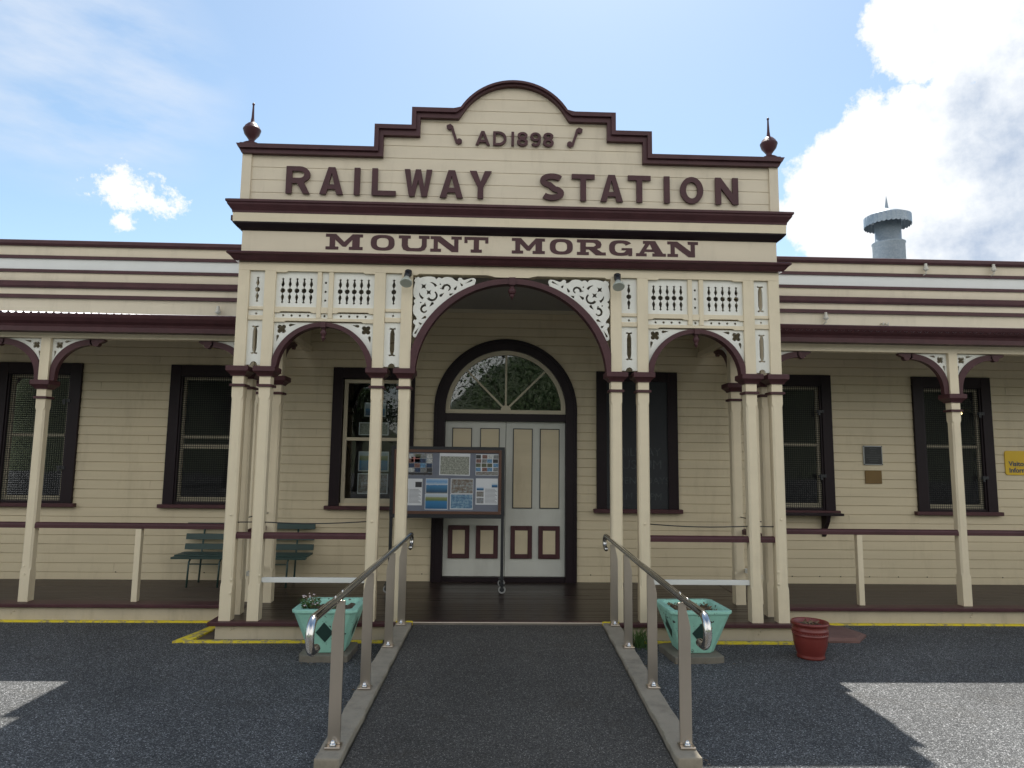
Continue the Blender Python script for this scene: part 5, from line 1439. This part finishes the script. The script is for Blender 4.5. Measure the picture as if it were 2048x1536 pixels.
tree(1.6, -27, 6.6, 3.4, 8, 'round dense tree across the street, reflected in the fanlight')
tree(-14, -26, 8.5, 3.4, 2, 'tall leafy tree across the street behind the viewer')
tree(9, -30, 7.0, 3.0, 5, 'shorter leafy tree across the street behind the viewer')

# ------------------------------------------------------------------ sky, sun, camera
SUN_EL, SUN_AZ = 61.3, 9.4           # azimuth measured from +y towards +x
w = bpy.data.worlds.new('World'); SC.world = w; w.use_nodes = True
nt = w.node_tree; L = nt.links.new; bg = nt.nodes['Background']
sky = N(nt, 'ShaderNodeTexSky', sky_type='NISHITA'); sky.sun_disc = False
sky.sun_elevation = radians(SUN_EL); sky.sun_rotation = radians(SUN_AZ)
sky.air_density = 1.0; sky.dust_density = 0.8; sky.ozone_density = 1.6; sky.altitude = 200
SKY = 0.057
tc = N(nt, 'ShaderNodeTexCoord'); sx_ = N(nt, 'ShaderNodeSeparateXYZ'); L(tc.outputs['Generated'], sx_.inputs['Vector'])
def M(op, a, b=None, c=None, clamp=False):
    n = N(nt, 'ShaderNodeMath', operation=op); n.use_clamp = clamp
    for i, v in enumerate((a, b, c)):
        if v is None: continue
        if isinstance(v, (int, float)): n.inputs[i].default_value = v
        else: L(v, n.inputs[i])
    return n.outputs[0]
az = M('MULTIPLY', M('ARCTAN2', sx_.outputs['X'], sx_.outputs['Y']), 180/pi)
el = M('MULTIPLY', M('ARCSINE', sx_.outputs['Z']), 180/pi)
def noise(scale, detail=8.0, rough=0.6, stretch=(1, 1, 1), off=(0, 0, 0), rotz=0.0):
    cb = N(nt, 'ShaderNodeCombineXYZ'); L(az, cb.inputs['X']); L(el, cb.inputs['Y'])
    mp = N(nt, 'ShaderNodeMapping'); mp.inputs['Scale'].default_value = stretch; mp.inputs['Location'].default_value = off; mp.inputs['Rotation'].default_value = (0, 0, rotz)
    L(cb.outputs[0], mp.inputs['Vector'])
    n = N(nt, 'ShaderNodeTexNoise', Scale=scale, Detail=detail, Roughness=rough); L(mp.outputs[0], n.inputs['Vector']); return n.outputs['Fac']
def blob(ca, ce, ra, re):
    """1 at the centre falling to 0 at the rim of an ellipse in (azimuth, elevation)"""
    u = M('DIVIDE', M('SUBTRACT', az, ca), ra); v = M('DIVIDE', M('SUBTRACT', el, ce), re)
    return M('SUBTRACT', 1.0, M('SQRT', M('ADD', M('MULTIPLY', u, u), M('MULTIPLY', v, v))))
def mixc(f, a, b):
    n = N(nt, 'ShaderNodeMixRGB'); L(f, n.inputs['Fac']) if not isinstance(f, float) else None
    for s, v in (('Color1', a), ('Color2', b)):
        if isinstance(v, tuple): n.inputs[s].default_value = (*v, 1)
        else: L(v, n.inputs[s])
    return n.outputs['Color']
n1 = noise(0.38, 12.0, 0.68)
n1c = M('SUBTRACT', n1, 0.5)
big = M('MAXIMUM', M('MAXIMUM', blob(34.5, 19.5, 10.4, 7.6), blob(40.5, 31.5, 10.2, 6.5)), blob(34, 10, 12, 9))
cum = M('MULTIPLY', M('ADD', M('ADD', big, M('MULTIPLY', n1c, 0.58)), 0.0), 14.0, clamp=True)
n2 = noise(0.62, 10.0, 0.70, off=(3, 7, 0)); n2c = M('SUBTRACT', n2, 0.5)
puff = M('MAXIMUM', M('MAXIMUM', blob(-28.9, 19.2, 2.7, 1.6), blob(-26.6, 18.8, 1.9, 1.1)), blob(-28.9, 17.0, 1.0, 0.9))
puff = M('MULTIPLY', M('ADD', puff, M('MULTIPLY', n2c, 4.4)), 1.9, clamp=True)
puff = M('MULTIPLY', puff, M('MULTIPLY', M('ADD', blob(-28.5, 18.9, 5.0, 3.6), 0.05), 5.0, clamp=True))
n3 = noise(0.16, 7.0, 0.55, stretch=(0.5, 1.6, 1), off=(11, 2, 0), rotz=0.55)
cir = M('MULTIPLY', M('MULTIPLY', M('SUBTRACT', n3, 0.36), 3.4, clamp=True), M('MULTIPLY', blob(-33.5, 26.5, 13.0, 9.0), 2.2, clamp=True))
cir = M('MULTIPLY', cir, 0.75)
# colours are radiances before the background strength
hz = N(nt, 'ShaderNodeMixRGB', blend_type='MULTIPLY'); hz.inputs['Fac'].default_value = 1.0; L(sky.outputs['Color'], hz.inputs['Color1']); hz.inputs['Color2'].default_value = (0.98, 1.0, 0.90, 1)
base = hz.outputs['Color']
white = (5.2, 5.35, 5.5)
n4 = noise(0.17, 8.0, 0.62, off=(5, 1, 0))
shade = M('MULTIPLY', M('ADD', blob(42.0, 17.5, 8.5, 13.0), M('MULTIPLY', M('SUBTRACT', n4, 0.5), 2.6)), 1.3, clamp=True)
cloudc = mixc(shade, white, (2.55, 3.05, 3.85))
c1 = mixc(cir, base, (4.1, 4.45, 5.0))
c2 = mixc(puff, c1, white)
c3 = mixc(cum, c2, cloudc)
# unseen broken cloud added to the street-side sky as fill light for the facade
cv = N(nt, 'ShaderNodeTexNoise', Scale=2.3, Detail=8.0, Roughness=0.6); L(tc.outputs['Generated'], cv.inputs['Vector'])
rear = M('MULTIPLY', M('ADD', M('MULTIPLY', sx_.outputs['Y'], -1.0), 0.05), 3.0, clamp=True)
rear = M('MULTIPLY', rear, M('MULTIPLY', M('SUBTRACT', cv.outputs['Fac'], 0.36), 7.0, clamp=True))
cs = M('MULTIPLY', M('SUBTRACT', cv.outputs['Fac'], 0.45), 4.0, clamp=True)
low = M('MULTIPLY', M('SUBTRACT', 0.86, sx_.outputs['Z']), 3.0, clamp=True)
rear = M('MULTIPLY', rear, low)
c4 = mixc(rear, c3, mixc(cs, (9.2, 9.0, 8.7), (6.6, 6.8, 7.0)))
L(c4, bg.inputs['Color']); bg.inputs['Strength'].default_value = SKY

sl = bpy.data.lights.new('sun', 'SUN'); sl.energy = 2.5; sl.angle = radians(0.53); sl.color = (1.0, 0.955, 0.88)
so = bpy.data.objects.new('sun', sl); COL.objects.link(so)
d = Vector((sin(radians(SUN_AZ))*cos(radians(SUN_EL)), cos(radians(SUN_AZ))*cos(radians(SUN_EL)), sin(radians(SUN_EL))))
so.rotation_euler = d.to_track_quat('Z', 'Y').to_euler(); so.location = d*60

cd = bpy.data.cameras.new('camera'); cam = bpy.data.objects.new('camera', cd); COL.objects.link(cam); SC.camera = cam
cd.sensor_fit = 'HORIZONTAL'; cd.sensor_width = 36.0; cd.lens = 1346.86/2048*36.0; cd.clip_start = 0.05; cd.clip_end = 2000
PI_, YA, RO = radians(6.4466), radians(1.8829), radians(0.6802)
fw_ = Vector((sin(YA)*cos(PI_), cos(YA)*cos(PI_), sin(PI_))); r0 = Vector((cos(YA), -sin(YA), 0)); u0 = r0.cross(fw_)
rr_ = r0*cos(RO) + u0*sin(RO); uu_ = -r0*sin(RO) + u0*cos(RO)
cam.matrix_world = Matrix(((rr_.x, uu_.x, -fw_.x, -0.1997), (rr_.y, uu_.y, -fw_.y, -6.3681), (rr_.z, uu_.z, -fw_.z, 1.6308), (0, 0, 0, 1)))

SC.view_settings.view_transform = 'Standard'; SC.view_settings.look = 'None'; SC.view_settings.gamma = 1.0
SC.view_settings.exposure = 1.8
SC.cycles.max_bounces = 8; SC.cycles.diffuse_bounces = 4; SC.cycles.glossy_bounces = 4; SC.cycles.transparent_max_bounces = 12
SC.cycles.use_denoising = True
